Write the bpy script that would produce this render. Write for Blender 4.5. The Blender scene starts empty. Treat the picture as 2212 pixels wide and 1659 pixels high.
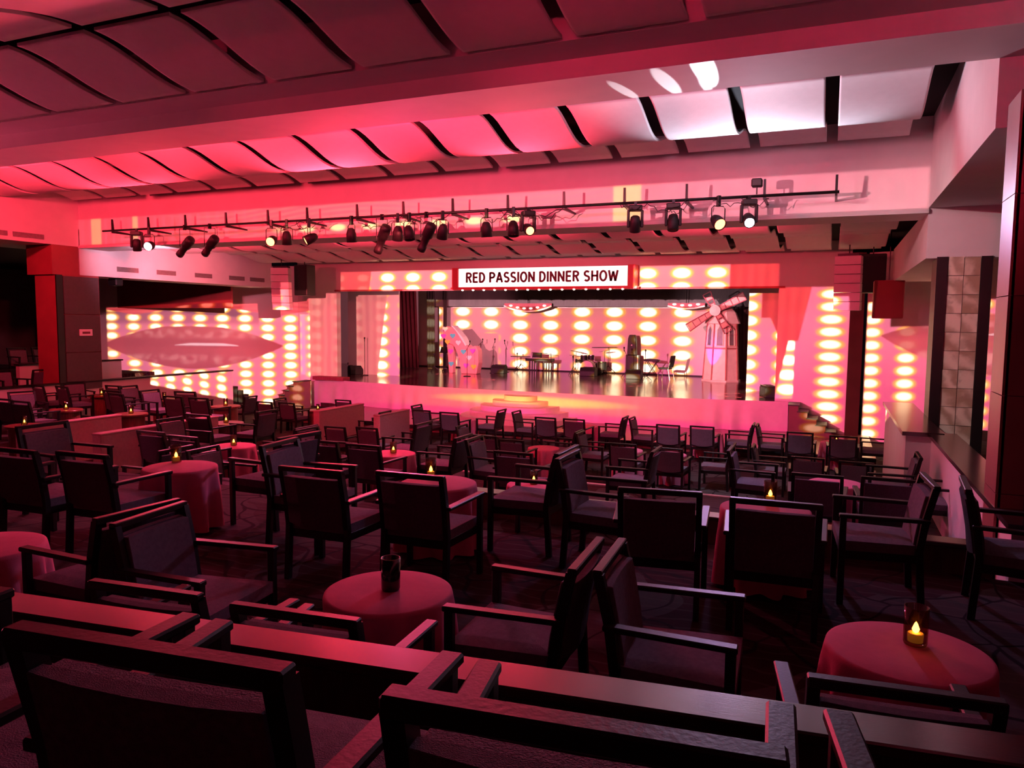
import bpy, bmesh, math, random
from mathutils import Vector, Matrix
random.seed(7)
SC = bpy.context.scene
COL = SC.collection
# ------------------------------------------------------------------ camera
F, CX, CY = 1615.0, 1106.0, 829.5
YAW, PIT, ROLL = math.radians(23.05), math.radians(-4.85), math.radians(0.55)
FW = Vector((-math.sin(YAW)*math.cos(PIT), math.cos(YAW)*math.cos(PIT), math.sin(PIT)))
_r = Vector((math.cos(YAW), math.sin(YAW), 0)); _u = _r.cross(FW)
RT = _r*math.cos(ROLL)+_u*math.sin(ROLL); UP = -_r*math.sin(ROLL)+_u*math.cos(ROLL)
cd = bpy.data.cameras.new('camera'); cam = bpy.data.objects.new('camera', cd); COL.objects.link(cam)
cd.sensor_width = 36; cd.lens = 36*F/2212; cd.clip_start = .05; cd.clip_end = 200
m3 = Matrix((RT, UP, -FW)).transposed(); cam.matrix_world = m3.to_4x4()
SC.camera = cam
SC.view_settings.view_transform = 'Standard'; SC.view_settings.look = 'None'
SC.view_settings.gamma = 1; SC.view_settings.use_curve_mapping = False
SC.view_settings.exposure = 0.0
w = bpy.data.worlds.new('world'); SC.world = w; w.use_nodes = True
w.node_tree.nodes['Background'].inputs[0].default_value = (.5, .3, .45, 1)
w.node_tree.nodes['Background'].inputs[1].default_value = .004
def at(px, py, X=None, Y=None, Z=None):
    """point on the sight line of a measured photo position at a known coordinate"""
    r = FW + RT*((px-CX)/F) - UP*((py-CY)/F)
    if X is not None: return r*(X/r.x)
    if Y is not None: return r*(Y/r.y)
    return r*(Z/r.z)
# ------------------------------------------------------------------ levels of the place
XL, XR = -18.9, 1.4
Z0, Z1, Z2, ZP, ZD, ZS = -1.47, -2.06, -2.68, -3.35, -3.18, -2.3
YB1, YB2 = 8.8, 14.3      # ceiling beams
YPR, YBK = 23.4, 32.3     # proscenium, backdrop
PX, PY, PZ = -7.84, 2.0, 1.2   # show projector
# ------------------------------------------------------------------ node maths
class N:
    """tiny expression builder for shader maths"""
    tree = None
    def __init__(s, k): s.k = k
    @staticmethod
    def op(o, *a):
        n = N.tree.nodes.new('ShaderNodeMath'); n.operation = o
        for i, x in enumerate(a):
            x = x.k if isinstance(x, N) else x
            if isinstance(x, (int, float)): n.inputs[i].default_value = x
            else: N.tree.links.new(x, n.inputs[i])
        return N(n.outputs[0])
    def __add__(s, o): return N.op('ADD', s, o)
    __radd__ = __add__
    def __sub__(s, o): return N.op('SUBTRACT', s, o)
    def __rsub__(s, o): return N.op('SUBTRACT', o, s)
    def __mul__(s, o): return N.op('MULTIPLY', s, o)
    __rmul__ = __mul__
    def __truediv__(s, o): return N.op('DIVIDE', s, o)
    def __rtruediv__(s, o): return N.op('DIVIDE', o, s)
    def gt(s, o): return N.op('GREATER_THAN', s, o)
    def lt(s, o): return N.op('LESS_THAN', s, o)
    def ab(s): return N.op('ABSOLUTE', s)
    def fr(s): return N.op('FRACT', s)
    def sq(s): return N.op('SQRT', s)
    def sin(s): return N.op('SINE', s)
    def pw(s, e): return N.op('POWER', s, e)
    def mx(s, o): return N.op('MAXIMUM', s, o)
    def mn(s, o): return N.op('MINIMUM', s, o)
    def cl(s): return s.mx(0.0).mn(1.0)
    def step(s, a, b):           # smoothstep a->b
        t = ((s-a)*(1.0/(b-a))).cl(); return t*t*(3.0-2.0*t)
def cmix(f, a, b):
    """colour triples mixed by an N factor"""
    n = N.tree.nodes.new('ShaderNodeMix'); n.data_type = 'RGBA'
    fa = [i for i in n.inputs if i.name == 'Factor' and i.type == 'VALUE'][0]
    A = [i for i in n.inputs if i.name == 'A' and i.type == 'RGBA'][0]
    B = [i for i in n.inputs if i.name == 'B' and i.type == 'RGBA'][0]
    if isinstance(f, N): N.tree.links.new(f.k, fa)
    else: fa.default_value = f
    for c, s in ((a, A), (b, B)):
        if isinstance(c, tuple): s.default_value = (*c, 1)
        else: N.tree.links.new(c, s)
    return [o for o in n.outputs if o.type == 'RGBA'][0]
def noise(vec, scale, detail=2):
    n = N.tree.nodes.new('ShaderNodeTexNoise'); n.inputs['Scale'].default_value = scale; n.inputs['Detail'].default_value = detail
    if vec is not None: N.tree.links.new(vec, n.inputs['Vector'])
    return N(n.outputs[0])
# ------------------------------------------------------------------ the show projector: one real lamp throwing the moving-image scenery
def uvw(p): return ((p.x-PX)/(p.y-PY), (p.z-PZ)/(p.y-PY))
WL = (Vector((-18.7, 23.5, 0)), Vector((-28.0, 20.2, 0)))      # splayed side walls
WR = (Vector((.9, 23.5, 0)), Vector((9.0, 19.4, 0)))
def on_wall(px, py, W):
    r = FW + RT*((px-CX)/F) - UP*((py-CY)/F)
    d = W[1]-W[0]; n = Vector((d.y, -d.x, 0))
    return r*(n.dot(W[0])/n.dot(r))
def lips(u, v, vec, ns, cu, cv, hw, ht, hb):
    a = (u-cu)*(1/hw); b = (v-cv)
    q = (1.0-a.ab().pw(1.75)).mx(0.0)
    bow = a*a
    top = q.pw(.95)*ht*(1.0-.10*(1.0-bow*9.0).mx(0.0)); bot = q.pw(.9)*(-hb)
    ins = b.lt(top)*b.gt(bot)*a.ab().lt(1.0)
    mouth = (.13-(a-.16)*(a-.16)).mx(0.0).mn(.1)*ht*1.1
    gap = (b+ht*.02).ab().lt(mouth)
    nn = noise(vec, ns, 4)
    sh = (b*(1/ht)-.55).ab().step(.35, .05)*nn.step(.4, .7)
    sh2 = (b*(1/hb)+.6).ab().step(.3, .05)*nn.step(.4, .72)
    col = cmix(b.step(-hb, ht), (.36, .035, .06), (.44, .06, .055))
    col = cmix((sh+sh2).cl()*.6, col, (1.15, .5, .46))
    edge = (b*(1/ht)-.1).ab().step(.32, .12)
    col = cmix(edge*.55, col, (.2, .015, .03))
    teeth = cmix(b.lt(-ht*.03), (1.2, .85, .9), (.2, .02, .04))
    return ins, cmix(gap, col, teeth)
def dots2(u, v, u0, du, v0, dv, ru, rv):
    fx = ((u-u0)*(1/du)+.5).fr()-.5; fy = ((v-v0)*(1/dv)+.5).fr()-.5
    d = ((fx*(du/ru))*(fx*(du/ru))+(fy*(dv/rv))*(fy*(dv/rv))).sq()
    return d.step(1.4, .95), d.step(1.0, .5)
def make_left_projector():
    """second projector, above the topmost tier, squared up to the left side wall"""
    P = Vector((1.0, 4.5, 2.4)); d = (WL[1]-WL[0]); d.normalize(); n = Vector((d.y, -d.x, 0))
    if n.dot(P-WL[0]) < 0: n = -n
    dist = n.dot(P-WL[0]); ld = bpy.data.lights.new('side_projector', 'SPOT'); o = bpy.data.objects.new('side_projector', ld); COL.objects.link(o)
    right = -d; up = Vector((0, 0, 1))                     # local x runs along the wall toward the stage
    o.matrix_world = Matrix.Translation(P) @ Matrix((right, up, n)).transposed().to_4x4()
    ld.energy = 45000; ld.spot_size = math.radians(110); ld.spot_blend = 0; ld.shadow_soft_size = .03
    ld.use_nodes = True; t = ld.node_tree; N.tree = t; em = t.nodes['Emission']
    tc = t.nodes.new('ShaderNodeTexCoord'); sp_ = t.nodes.new('ShaderNodeSeparateXYZ'); t.links.new(tc.outputs['Normal'], sp_.inputs[0])
    lx, ly, lz = (N(sp_.outputs[i]) for i in range(3)); den = lz.ab().mx(.02)
    off = (P-WL[0]).dot(right)
    s_ = lx/den*dist+off; z_ = ly/den*dist+P.z             # wall metres: s_ <= 0 away from the stage, z_ height
    cb = t.nodes.new('ShaderNodeCombineXYZ'); t.links.new(s_.k, cb.inputs[0]); t.links.new(z_.k, cb.inputs[1]); vec = cb.outputs[0]
    def sz(px, py): p = on_wall(px, py, WL); return (p-WL[0]).dot(right), p.z
    nz = noise(vec, .5)
    g = dots2(s_, z_, sz(627, 708)[0], (sz(627, 720)[0]-sz(289, 720)[0])/7, sz(627, 709)[1], (sz(582, 690)[1]-sz(582, 770)[1])/4, .27, .145)
    pink = cmix(nz.step(.35, .7), (.86, .19, .26), (.62, .14, .3))
    dark = z_.step(sz(430, 706)[1], sz(430, 692)[1])*s_.lt(sz(560, 700)[0])
    c = cmix(g[1], cmix(g[0], cmix(dark*.8, pink, (.22, .06, .11)), (1.25, .5, .05)), (3.4, 2.7, 1.5))
    l0, l1 = sz(222, 742), sz(612, 748); cv = (l0[1]+l1[1])/2
    ins, lc = lips(s_, z_, vec, 3.0, (l0[0]+l1[0])/2, cv, (l1[0]-l0[0])/2, sz(420, 700)[1]-cv, cv-sz(420, 797)[1])
    c = cmix(ins, c, cmix(.4, lc, (.2, .012, .025)))
    sw0 = sz(430, 676)[1]
    swag = z_.gt((s_*.55+.6).sin().ab()*.32+(sw0-.1))
    c = cmix(swag, c, cmix(((z_*34.0)+(s_*1.2).sin()*3.0).sin()*.5+.5, (.95, .1, .1), (.7, .05, .07)))
    topz = sz(400, 660)[1]
    on = z_.lt(topz+(s_-sz(400, 660)[0])*.035+(s_.gt(sz(575, 660)[0]))*.5)*z_.gt(ZP-.3)*s_.lt(.15)*s_.gt(sz(231, 700)[0])
    t.links.new(cmix(on, (0, 0, 0), c), em.inputs['Color'])
def make_projector():
    sx0s, sx1s = at(974, 600, Y=22.9).x, at(1368, 600, Y=22.9).x
    sy = at(993, 806, Z=ZS).y; us0, us1 = (at(954, 760, Y=sy).x-PX)/(sy-PY), (at(1042, 760, Y=sy).x-PX)/(sy-PY); vs1 = (at(993, 712, Y=sy).z-PZ)/(sy-PY)
    ld = bpy.data.lights.new('show_projector', 'SPOT'); o = bpy.data.objects.new('show_projector', ld); COL.objects.link(o)
    o.location = (PX, PY, PZ); o.rotation_euler = (math.pi/2, 0, 0)
    ld.energy = 36000; ld.spot_size = math.radians(120); ld.spot_blend = 0; ld.shadow_soft_size = .03
    ld.use_nodes = True; t = ld.node_tree; N.tree = t
    em = t.nodes['Emission']
    tc = t.nodes.new('ShaderNodeTexCoord'); sp = t.nodes.new('ShaderNodeSeparateXYZ'); t.links.new(tc.outputs['Normal'], sp.inputs[0])
    lx, ly, lz = (N(sp.outputs[i]) for i in range(3))
    den = lz.ab().mx(.02)
    u, v = lx/den, ly/den
    cb = t.nodes.new('ShaderNodeCombineXYZ'); t.links.new(u.k, cb.inputs[0]); t.links.new(v.k, cb.inputs[1]); vec = cb.outputs[0]
    def dots(u0, du, v0, dv, ru, rv):
        fx = ((u-u0)*(1/du)+.5).fr()-.5; fy = ((v-v0)*(1/dv)+.5).fr()-.5
        d = ((fx*(du/ru))*(fx*(du/ru))+(fy*(dv/rv))*(fy*(dv/rv))).sq()
        return d.step(1.4, .95), d.step(1.0, .5)
    def with_dots(base, g, core, rim=(1.25, .5, .05)):
        return cmix(g[1], cmix(g[0], base, rim), core)
    nz = noise(vec, 9.0)
    pink = cmix((nz*.6+v*6.0+.55).step(.1, .75), (.64, .13, .3), (.86, .19, .21))
    # stage picture
    gs = dots((-8.85-PX)/(YBK-PY), 1.5/(YBK-PY), (-.2-PZ)/(YBK-PY), .0202, .0142, .0078)
    stage = with_dots(pink, gs, (4.0, 3.2, 2.0))
    # plain picture where the set pieces stand
    keep = ((u-.1385).ab().lt(.036)*v.lt(-.02)).mx(u.gt(us0)*u.lt(us1)*v.lt(vs1))
    stage = cmix(keep, stage, (.8, .17, .2))
    # red drapes at both sides of the stage picture
    fold = (u*420.0+nz*6.0).sin()*.5+.5
    tt = ((.03-v)*(1/.2)).cl()
    lo = .232+tt.gt(.36)*(.012+(tt-.36)*.09); hi = .347-tt*.04-tt.gt(.55)*.012
    mR = u.gt(lo)*u.lt(hi)
    redc = cmix(fold, (.6, .035, .03), (.42, .02, .022))
    stage = cmix(mR, stage, redc)
    mL = u.lt(-.362-tt*.03)*u.gt(-.505)
    drape = cmix(fold, (.68, .15, .14), (.55, .1, .11))
    stage = cmix(mL*.97, stage, cmix(v.gt((1.06-PZ)/21.4), drape, (.6, .05, .05)))
    # stage skirt glow
    vs = -.1695
    skirt = cmix(((u+.055)*(u+.055)*26.0+(v+.186)*(v+.186)*9000.0).step(1.0, 0.0), cmix((u+.04).ab().step(.12, .36), (.46, .085, .07), (.36, .035, .11)), (.95, .4, .05))
    skirt = cmix(v.step(-.197, -.207), skirt, (.36, .018, .1))
    stage = cmix(v.lt((u+.07)*(u+.07)*.062+(-.1688)), stage, skirt)
    # side pictures: dots and a big pair of lips
    r0 = uvw(on_wall(1903, 717, WR)); rt_ = uvw(on_wall(2150, 664, WR)); rb_ = uvw(on_wall(2150, 806, WR)); rc = uvw(on_wall(2190, 730, WR))
    ua, ub = uvw(on_wall(1882, 746, WR))[0], uvw(on_wall(1958, 746, WR))[0]; uf = uvw(at(1793, 746, Y=YPR))[0]
    gr = dots(ua, ub-ua, uvw(on_wall(1880, 746, WR))[1], .0168, .0135, .0066)
    gf = dots(uf, .0685, uvw(on_wall(1880, 746, WR))[1], .0168, .0155, .0066)
    rbase = cmix(v.step(-.06, -.17), (.6, .12, .2), (.5, .05, .14))
    right = cmix(u.gt(.39), with_dots(rbase, gf, (2.2, 1.8, 1.0), (.9, .34, .04)), with_dots(rbase, gr, (2.0, 1.6, .9), (.9, .34, .04)))
    insr, lcr = lips(u, v, vec, 60.0, rc[0], (r0[1]+rc[1])/2, rc[0]-r0[0], rt_[1]-r0[1], r0[1]-rb_[1])
    right = cmix(insr*.95, right, cmix(.4, lcr, (.16, .01, .02)))
    col = cmix(u.gt((-.95-PX)/21.5)*(1.0-mR), stage, right)
    # picture strip on the deep beam
    sa, sb = (1.93-PZ)/(YB2-PY), (2.6-PZ)/(YB2-PY)
    bars = u.gt(-.86).mn(u.lt(-.83)).mx(u.gt(-.735)*u.lt(-.72)).mx((u-.335).ab().lt(.022))
    wav = ((v*650.0)+(u*9.0).sin()*9.0).sin().step(.2, .9)*(u+.1).ab().step(.62, .4)
    fine = (u*260.0).sin().step(.3, 1.0)*.35
    sc_ = cmix(u.step(-.5, .7), (.20, .022, .022), (.2, .062, .075))
    sc_ = cmix(wav*.5, sc_, (.21, .065, .045)); sc_ = cmix(fine*u.ab().step(.3, .5), sc_, (.2, .04, .06)); sc_ = cmix(bars*.8, sc_, (.34, .2, .07))
    gt_ = dots(.0, .07, .071, .03, .022, .0075)
    sc_ = cmix(gt_[1]*(u+.08).ab().step(.3, .22)*v.lt(.083), sc_, (.4, .28, .12))
    strip = v.gt(sa)*v.lt(sb)*u.gt(-.9)*u.lt(.75)
    col = cmix(strip, col, sc_)
    on = strip.mx(v.lt((1.74-PZ)/(YPR-PY))*v.gt(-.2145)*u.gt(-.515)*u.lt(.735))
    # side pictures end below the drapes' pelmet
    on = on*(1.0-(u.gt((-1.45-PX)/21.5)*v.gt((1.05-PZ)/21.4)*(1.0-strip)))*(1.0-(u.lt((-17.0-PX)/21.5)*v.gt((.96-PZ)/21.4)*(1.0-strip)))
    on = on*(1.0-u.gt(.388)*u.lt(.408)*(1.0-strip))*(1.0-u.gt(.4)*v.gt(uvw(on_wall(1920, 652, WR))[1])*(1.0-strip))
    col = cmix(v.gt(-.0195)*v.lt(-.0066)*u.gt(-.3)*u.lt(.2)*(1.0-strip), col, (2.6, 1.4, 1.5))
    on = on*(1.0-u.gt((sx0s-PX)/21.05)*u.lt((sx1s-PX)/21.05)*v.gt(-.009)*(1.0-strip))
    on = on*(1.0-u.gt(.44)*u.lt(.512)*v.gt(-.06)*(1.0-strip))
    fin = cmix(on, (0, 0, 0), col)
    t.links.new(fin, em.inputs['Color']); em.inputs['Strength'].default_value = 1.0
make_projector()
make_left_projector()
def spot(name, loc, aim, energy, color, size=40, blend=.4, rad=.06):
    ld = bpy.data.lights.new(name, 'SPOT'); o = bpy.data.objects.new(name, ld); COL.objects.link(o)
    ld.energy = energy; ld.color = color; ld.spot_size = math.radians(size); ld.spot_blend = blend; ld.shadow_soft_size = rad
    o.location = loc; o.rotation_euler = (Vector(aim)-Vector(loc)).to_track_quat('-Z', 'Y').to_euler()
    return o
# lamps of the lighting bar (their housings are built further down)
RED = (1, .035, .07)
HX, HZ = at(1618, 470, Y=13.45).x, 1.7
spot('beam_light', (HX, 13.25, HZ), (-1.1, 10.9, 3.2), 470, (.84, .82, 1), 104, .5)
for gx, gy, e, sz_ in ((1350, 197, 3000, 1.7), (1443, 180, 3500, 2.2), (1522, 150, 7000, 2.7), (1524, 182, 3000, 1.5)):
    spot('gobo_beam', (HX, 13.2, HZ), at(gx, gy, Z=2.6), e, (.9, .92, 1), sz_, .1, .01)
spot('beam_light', (-15.8, 14.1, 1.55), (-19.0, 16.6, 1.75), 420, (1, .5, .7), 75, .8)
spot('beam_light', (-14.9, 13.25, 1.8), (-14, 10.5, 3.2), 800, RED, 120, .7)
spot('beam_light', (-9.5, 13.2, 1.7), (-8.5, 10.0, 3.2), 1500, RED, 110, .7)
spot('beam_light', (-5.5, 13.2, 1.7), (-4.6, 9.5, 3.2), 1100, RED, 90, .7)
spot('beam_light', (-3.0, 13.2, 1.6), (1.0, 8.6, 2.5), 300, RED, 70, .6)
# unseen colour washers, added behind the beams to redden beam face and panels
for x, e, c in ((-16.5, 1000, RED), (-11.5, 850, RED), (-6.5, 600, (1, .045, .13)), (-2.2, 170, (1, .36, .55))):
    spot('added_washer', (x, 8.95, 2.72), (x, 14.3, 2.75), e, c, 150, .8, .1)
for x in (-16, -11.5, -7, -2.5):
    spot('added_washer', (x, 15.3, 1.72), (x, 18.5, 2.6), 480, (1, .04, .09), 120, .8, .1)
spot('added_washer', (-16.2, 15.3, 1.5), (-23.5, 21.0, .9), 900, (1, .12, .16), 60, .8)  # unseen, added to redden the wall band above the left lips
spot('added_washer', (-3.0, 8.95, 2.5), (2.0, 14.3, .2), 520, (1, .8, .76), 50, .8)  # unseen, added to brighten the stone column and its bulkhead
spot('row_wash', (-3.5, 13.9, 1.65), (-2.5, 16.5, -3.3), 520, (.78, .72, 1), 56, .6)
spot('row_wash', (-9.0, 13.9, 1.65), (-8.5, 16.5, -3.3), 420, (.9, .6, .9), 56, .6)
for x, e in ((-.6, 1400), (-4.6, 700)): spot('rear_wash', (x, -4.5, 2.15), (x, 7.86, 2.72), e, (1, .03, .1), 32, .5)
spot('added_washer', (-12.5, 9.0, 2.5), (-18.9, 11.5, 2.4), 700, (1, .035, .09), 80, .8)  # unseen, added to redden the left bulkhead
# unseen uplight, added to brighten the nearest ceiling panels
spot('added_uplight', (-20.0, 5.0, -1.0), (-7, 5.0, 3.0), 2600, (1, .09, .19), 84, .8, .2)
spot('audience_fill', (-8.0, 13.2, 1.6), (-3.5, 5.0, -2.5), 1050, (1, .09, .25), 110, .8, .15)  # fill lamps added near the bar to brighten the seats
spot('audience_fill', (-1.5, 13.2, 1.6), (-1.0, 5.5, -2.5), 420, (.72, .42, .95), 90, .7, .15)
spot('audience_fill', (-13.5, 13.2, 1.6), (-13.5, 10.0, -2.5), 1300, (1, .14, .3), 130, .8, .15)
spot('stage_wash', (-12.5, 13.9, 1.6), (-12.0, 21.2, -3.0), 650, (1, .05, .2), 60, .6)
spot('stage_wash', (-4.5, 13.9, 1.6), (-4.0, 21.2, -3.0), 650, (1, .05, .2), 60, .6)
spot('stage_wash', (-8.5, 13.9, 1.6), (-8.5, 27.0, -2.3), 900, (1, .1, .15), 60, .6)
spot('stage_wash', (-11.0, 24.6, .95), (-18, 31.0, -.8), 1500, (1, .3, .38), 70, .8)  # unseen lamp added inside the stage to lift the shadowed maroon curtain
spot('stage_wash', (-6.5, 24.6, .95), (-2.6, 31.6, -.4), 1000, (1, .62, .66), 60, .8)  # unseen lamp added inside the stage to lift the curtain behind the windmill
# ------------------------------------------------------------------ materials
def mat(name, col, rough=.6, var=.0, scale=6., bump=0., spec=.5, metal=0., emit=None, estr=0., col2=None, stretch=(1, 1, 1), detail=3):
    m = bpy.data.materials.new(name); m.use_nodes = True; t = m.node_tree; N.tree = t
    b = t.nodes['Principled BSDF']
    b.inputs['Roughness'].default_value = rough; b.inputs['Metallic'].default_value = metal
    b.inputs['Specular IOR Level'].default_value = spec
    tc = t.nodes.new('ShaderNodeTexCoord'); mp = t.nodes.new('ShaderNodeMapping'); t.links.new(tc.outputs['Object'], mp.inputs[0])
    mp.inputs['Scale'].default_value = stretch
    n = noise(mp.outputs[0], scale, detail)
    c2 = col2 if col2 else tuple(max(0, c*(1-var)) for c in col)
    t.links.new(cmix(n.step(.3, .7), tuple(col), tuple(c2)), b.inputs['Base Color'])
    if bump:
        bp = t.nodes.new('ShaderNodeBump'); bp.inputs['Strength'].default_value = bump; bp.inputs['Distance'].default_value = .01
        n2 = noise(mp.outputs[0], scale*6, 2); t.links.new(n2.k, bp.inputs['Height']); t.links.new(bp.outputs[0], b.inputs['Normal'])
    if emit:
        b.inputs['Emission Color'].default_value = (*emit, 1); b.inputs['Emission Strength'].default_value = estr
    return m
M = {}
M['paint'] = mat('cream_paint', (.72, .66, .66), .75, .05, 3, .05)
M['whitepanel'] = mat('white_acoustic_panel', (.68, .64, .65), .7, .04, 8, .1)
M['void'] = mat('black_void', (.004, .004, .005), .9, .2)
M['wine'] = mat('wine_red_wall', (.35, .06, .07), .7, .15, 2, .1)
M['dimwall'] = mat('dim_brown_wall', (.16, .07, .07), .8, .2, 2, .1)
M['projwall'] = mat('white_screen_paint', (.8, .78, .78), .8, .03, 2)
M['wood'] = mat('dark_walnut', (.010, .006, .006), .42, .4, 14, .08, .35, stretch=(1, 1, 8))
M['ledge'] = mat('polished_walnut', (.05, .02, .018), .2, .45, 5, .04, 1.0, stretch=(.6, 6, 6)); M['ledge'].node_tree.nodes['Principled BSDF'].inputs['Coat Weight'].default_value = .6; M['ledge'].node_tree.nodes['Principled BSDF'].inputs['Coat Roughness'].default_value = .15
M['panelwood'] = mat('ledge_panel_wood', (.06, .018, .015), .5, .4, 5, .05, stretch=(6, 6, .6))
M['fab'] = mat('grey_upholstery', (.17, .145, .18), .9, .18, 40, .4, .2)
M['fabback'] = mat('charcoal_upholstery', (.1, .085, .11), .9, .25, 60, .4, .2)
M['cloth'] = mat('tablecloth', (.68, .17, .28), .8, .06, 20, .1, .2)
M['tabwood'] = mat('mahogany', (.22, .06, .045), .35, .4, 6, .05, stretch=(8, 8, .8))
M['stagefloor'] = mat('polished_stage_floor', (.09, .035, .04), .14, .4, 3, .0, .7, stretch=(.5, 6, 1))
M['dance'] = mat('polished_dance_floor', (.28, .1, .1), .22, .2, 3, 0, .6)
M['skirt'] = mat('pale_skirt_satin', (.75, .68, .7), .55, .05, 6, .1)
M['black'] = mat('matte_black', (.012, .011, .012), .55, .2, 20)
M['blackmetal'] = mat('black_metal', (.02, .018, .02), .35, .2, 20, metal=.6)
M['steel'] = mat('chrome', (.6, .58, .58), .2, .1, 20, metal=1)
M['curt_red'] = mat('maroon_velvet', (.34, .06, .09), .85, .25, 4, .1, stretch=(10, 10, .6))
M['curt_grey'] = mat('grey_velvet', (.13, .11, .11), .85, .25, 4, .1, stretch=(10, 10, .6))
M['border_grey'] = mat('border_cloth', (.34, .28, .3), .85, .15, 4, .1, stretch=(10, 10, .6))
M['marble_frame'] = mat('black_column_frame', (.012, .008, .009), .4, .2)
M['cream'] = mat('set_painted_plywood', (.8, .66, .64), .6, .12, 5, .05)
M['gold'] = mat('set_trim', (.85, .6, .45), .45, .1, 5)
M['window'] = mat('set_window_grey', (.22, .19, .21), .5, .2, 5)
M['grill'] = mat('vent_grille', (.25, .2, .2), .6, .2, 20)
M['speaker_white'] = mat('white_speaker_shell', (.72, .68, .7), .5, .04, 10)
M['partition'] = mat('fabric_partition', (.55, .3, .32), .9, .12, 25, .3, .2)
M['tile'] = mat('column_tile', (.3, .12, .11), .35, .1, 4)
M['darkpanel'] = mat('dark_column_panel', (.08, .055, .06), .5, .15, 12, .1)
M['sign'] = mat('marquee_face', (.9, .85, .8), .4, 0, emit=(1, .93, .86), estr=1.25)
M['letters'] = mat('marquee_letters', (.1, .004, .02), .5)
M['marqred'] = mat('marquee_red_trim', (.6, .03, .04), .4, emit=None)
M['bulb'] = mat('bulb', (1, .9, .8), .3, emit=(1, .75, .55), estr=5)
M['flame'] = mat('flame', (1, .6, .2), .5, emit=(1, .5, .08), estr=40)
M['wax'] = mat('wax', (.9, .55, .2), .5, emit=(1, .42, .05), estr=.25)  # glow of the flame put into the wax as emission
M['lens_white'] = mat('lens_white', (1, 1, 1), .3, emit=(.85, .9, 1), estr=60)
M['lens_pink'] = mat('lens_pink', (1, .5, .5), .3, emit=(1, .35, .45), estr=25)
M['lens_red'] = mat('lens_red', (1, .2, .1), .3, emit=(1, .16, .06), estr=10)
M['lens_amber'] = mat('lens_amber', (1, .5, .2), .3, emit=(1, .4, .12), estr=5)
M['lens_off'] = mat('lens_glass', (.1, .08, .08), .1, .1, spec=.8)
M['sail'] = mat('sail_red_pink', (.5, .17, .17), .6, .2, 5)
M['white'] = mat('white_paint', (.85, .85, .85), .5)
def mat_glass():
    m = bpy.data.materials.new('smoked_glass'); m.use_nodes = True; t = m.node_tree; t.nodes.clear()
    o = t.nodes.new('ShaderNodeOutputMaterial'); mx = t.nodes.new('ShaderNodeMixShader'); tr = t.nodes.new('ShaderNodeBsdfTransparent'); gl = t.nodes.new('ShaderNodeBsdfGlossy'); fr = None
    tr.inputs[0].default_value = (.62, .5, .4, 1); gl.inputs['Roughness'].default_value = .08; mx.inputs[0].default_value = .07
    t.links.new(tr.outputs[0], mx.inputs[1]); t.links.new(gl.outputs[0], mx.inputs[2]); t.links.new(mx.outputs[0], o.inputs[0])
    return m
M['glass'] = mat_glass()
M['glass_black'] = mat('black_glass', (.006, .006, .006), .15, 0, spec=.7)
def mat_carpet():
    m = mat('patterned_carpet', (.05, .02, .025), .95, 0, 3, .3, .1)
    t = m.node_tree; N.tree = t; b = t.nodes['Principled BSDF']
    tc = t.nodes.new('ShaderNodeTexCoord')
    nz = t.nodes.new('ShaderNodeTexNoise'); nz.inputs['Scale'].default_value = .8; t.links.new(tc.outputs['Object'], nz.inputs[0])
    ad = t.nodes.new('ShaderNodeVectorMath'); ad.operation = 'MULTIPLY_ADD'; t.links.new(nz.outputs['Color'], ad.inputs[0]); ad.inputs[1].default_value = (1.2, 1.2, 0); t.links.new(tc.outputs['Object'], ad.inputs[2])
    vo = t.nodes.new('ShaderNodeTexVoronoi'); vo.feature = 'DISTANCE_TO_EDGE'; vo.inputs['Scale'].default_value = 1.6; t.links.new(ad.outputs[0], vo.inputs[0])
    e = N(vo.outputs['Distance']).step(.03, .012)
    vc = t.nodes.new('ShaderNodeTexVoronoi'); vc.inputs['Scale'].default_value = 1.1; t.links.new(ad.outputs[0], vc.inputs[0])
    sx = t.nodes.new('ShaderNodeSeparateColor'); t.links.new(vc.outputs['Color'], sx.inputs[0])
    wv = t.nodes.new('ShaderNodeTexWave'); wv.wave_type = 'RINGS'; wv.inputs['Scale'].default_value = 2.2; wv.inputs['Distortion'].default_value = 6; t.links.new(tc.outputs['Object'], wv.inputs[0])
    c = cmix(N(sx.outputs[0]).step(.45, .55), (.035, .009, .013), (.065, .055, .055))
    c = cmix(N(wv.outputs[1]).step(.9, 1.0)*.35, c, (.12, .1, .09))
    c = cmix(e, c, (.012, .006, .008))
    t.links.new(c, b.inputs['Base Color']); return m
M['carpet'] = mat_carpet()
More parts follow.
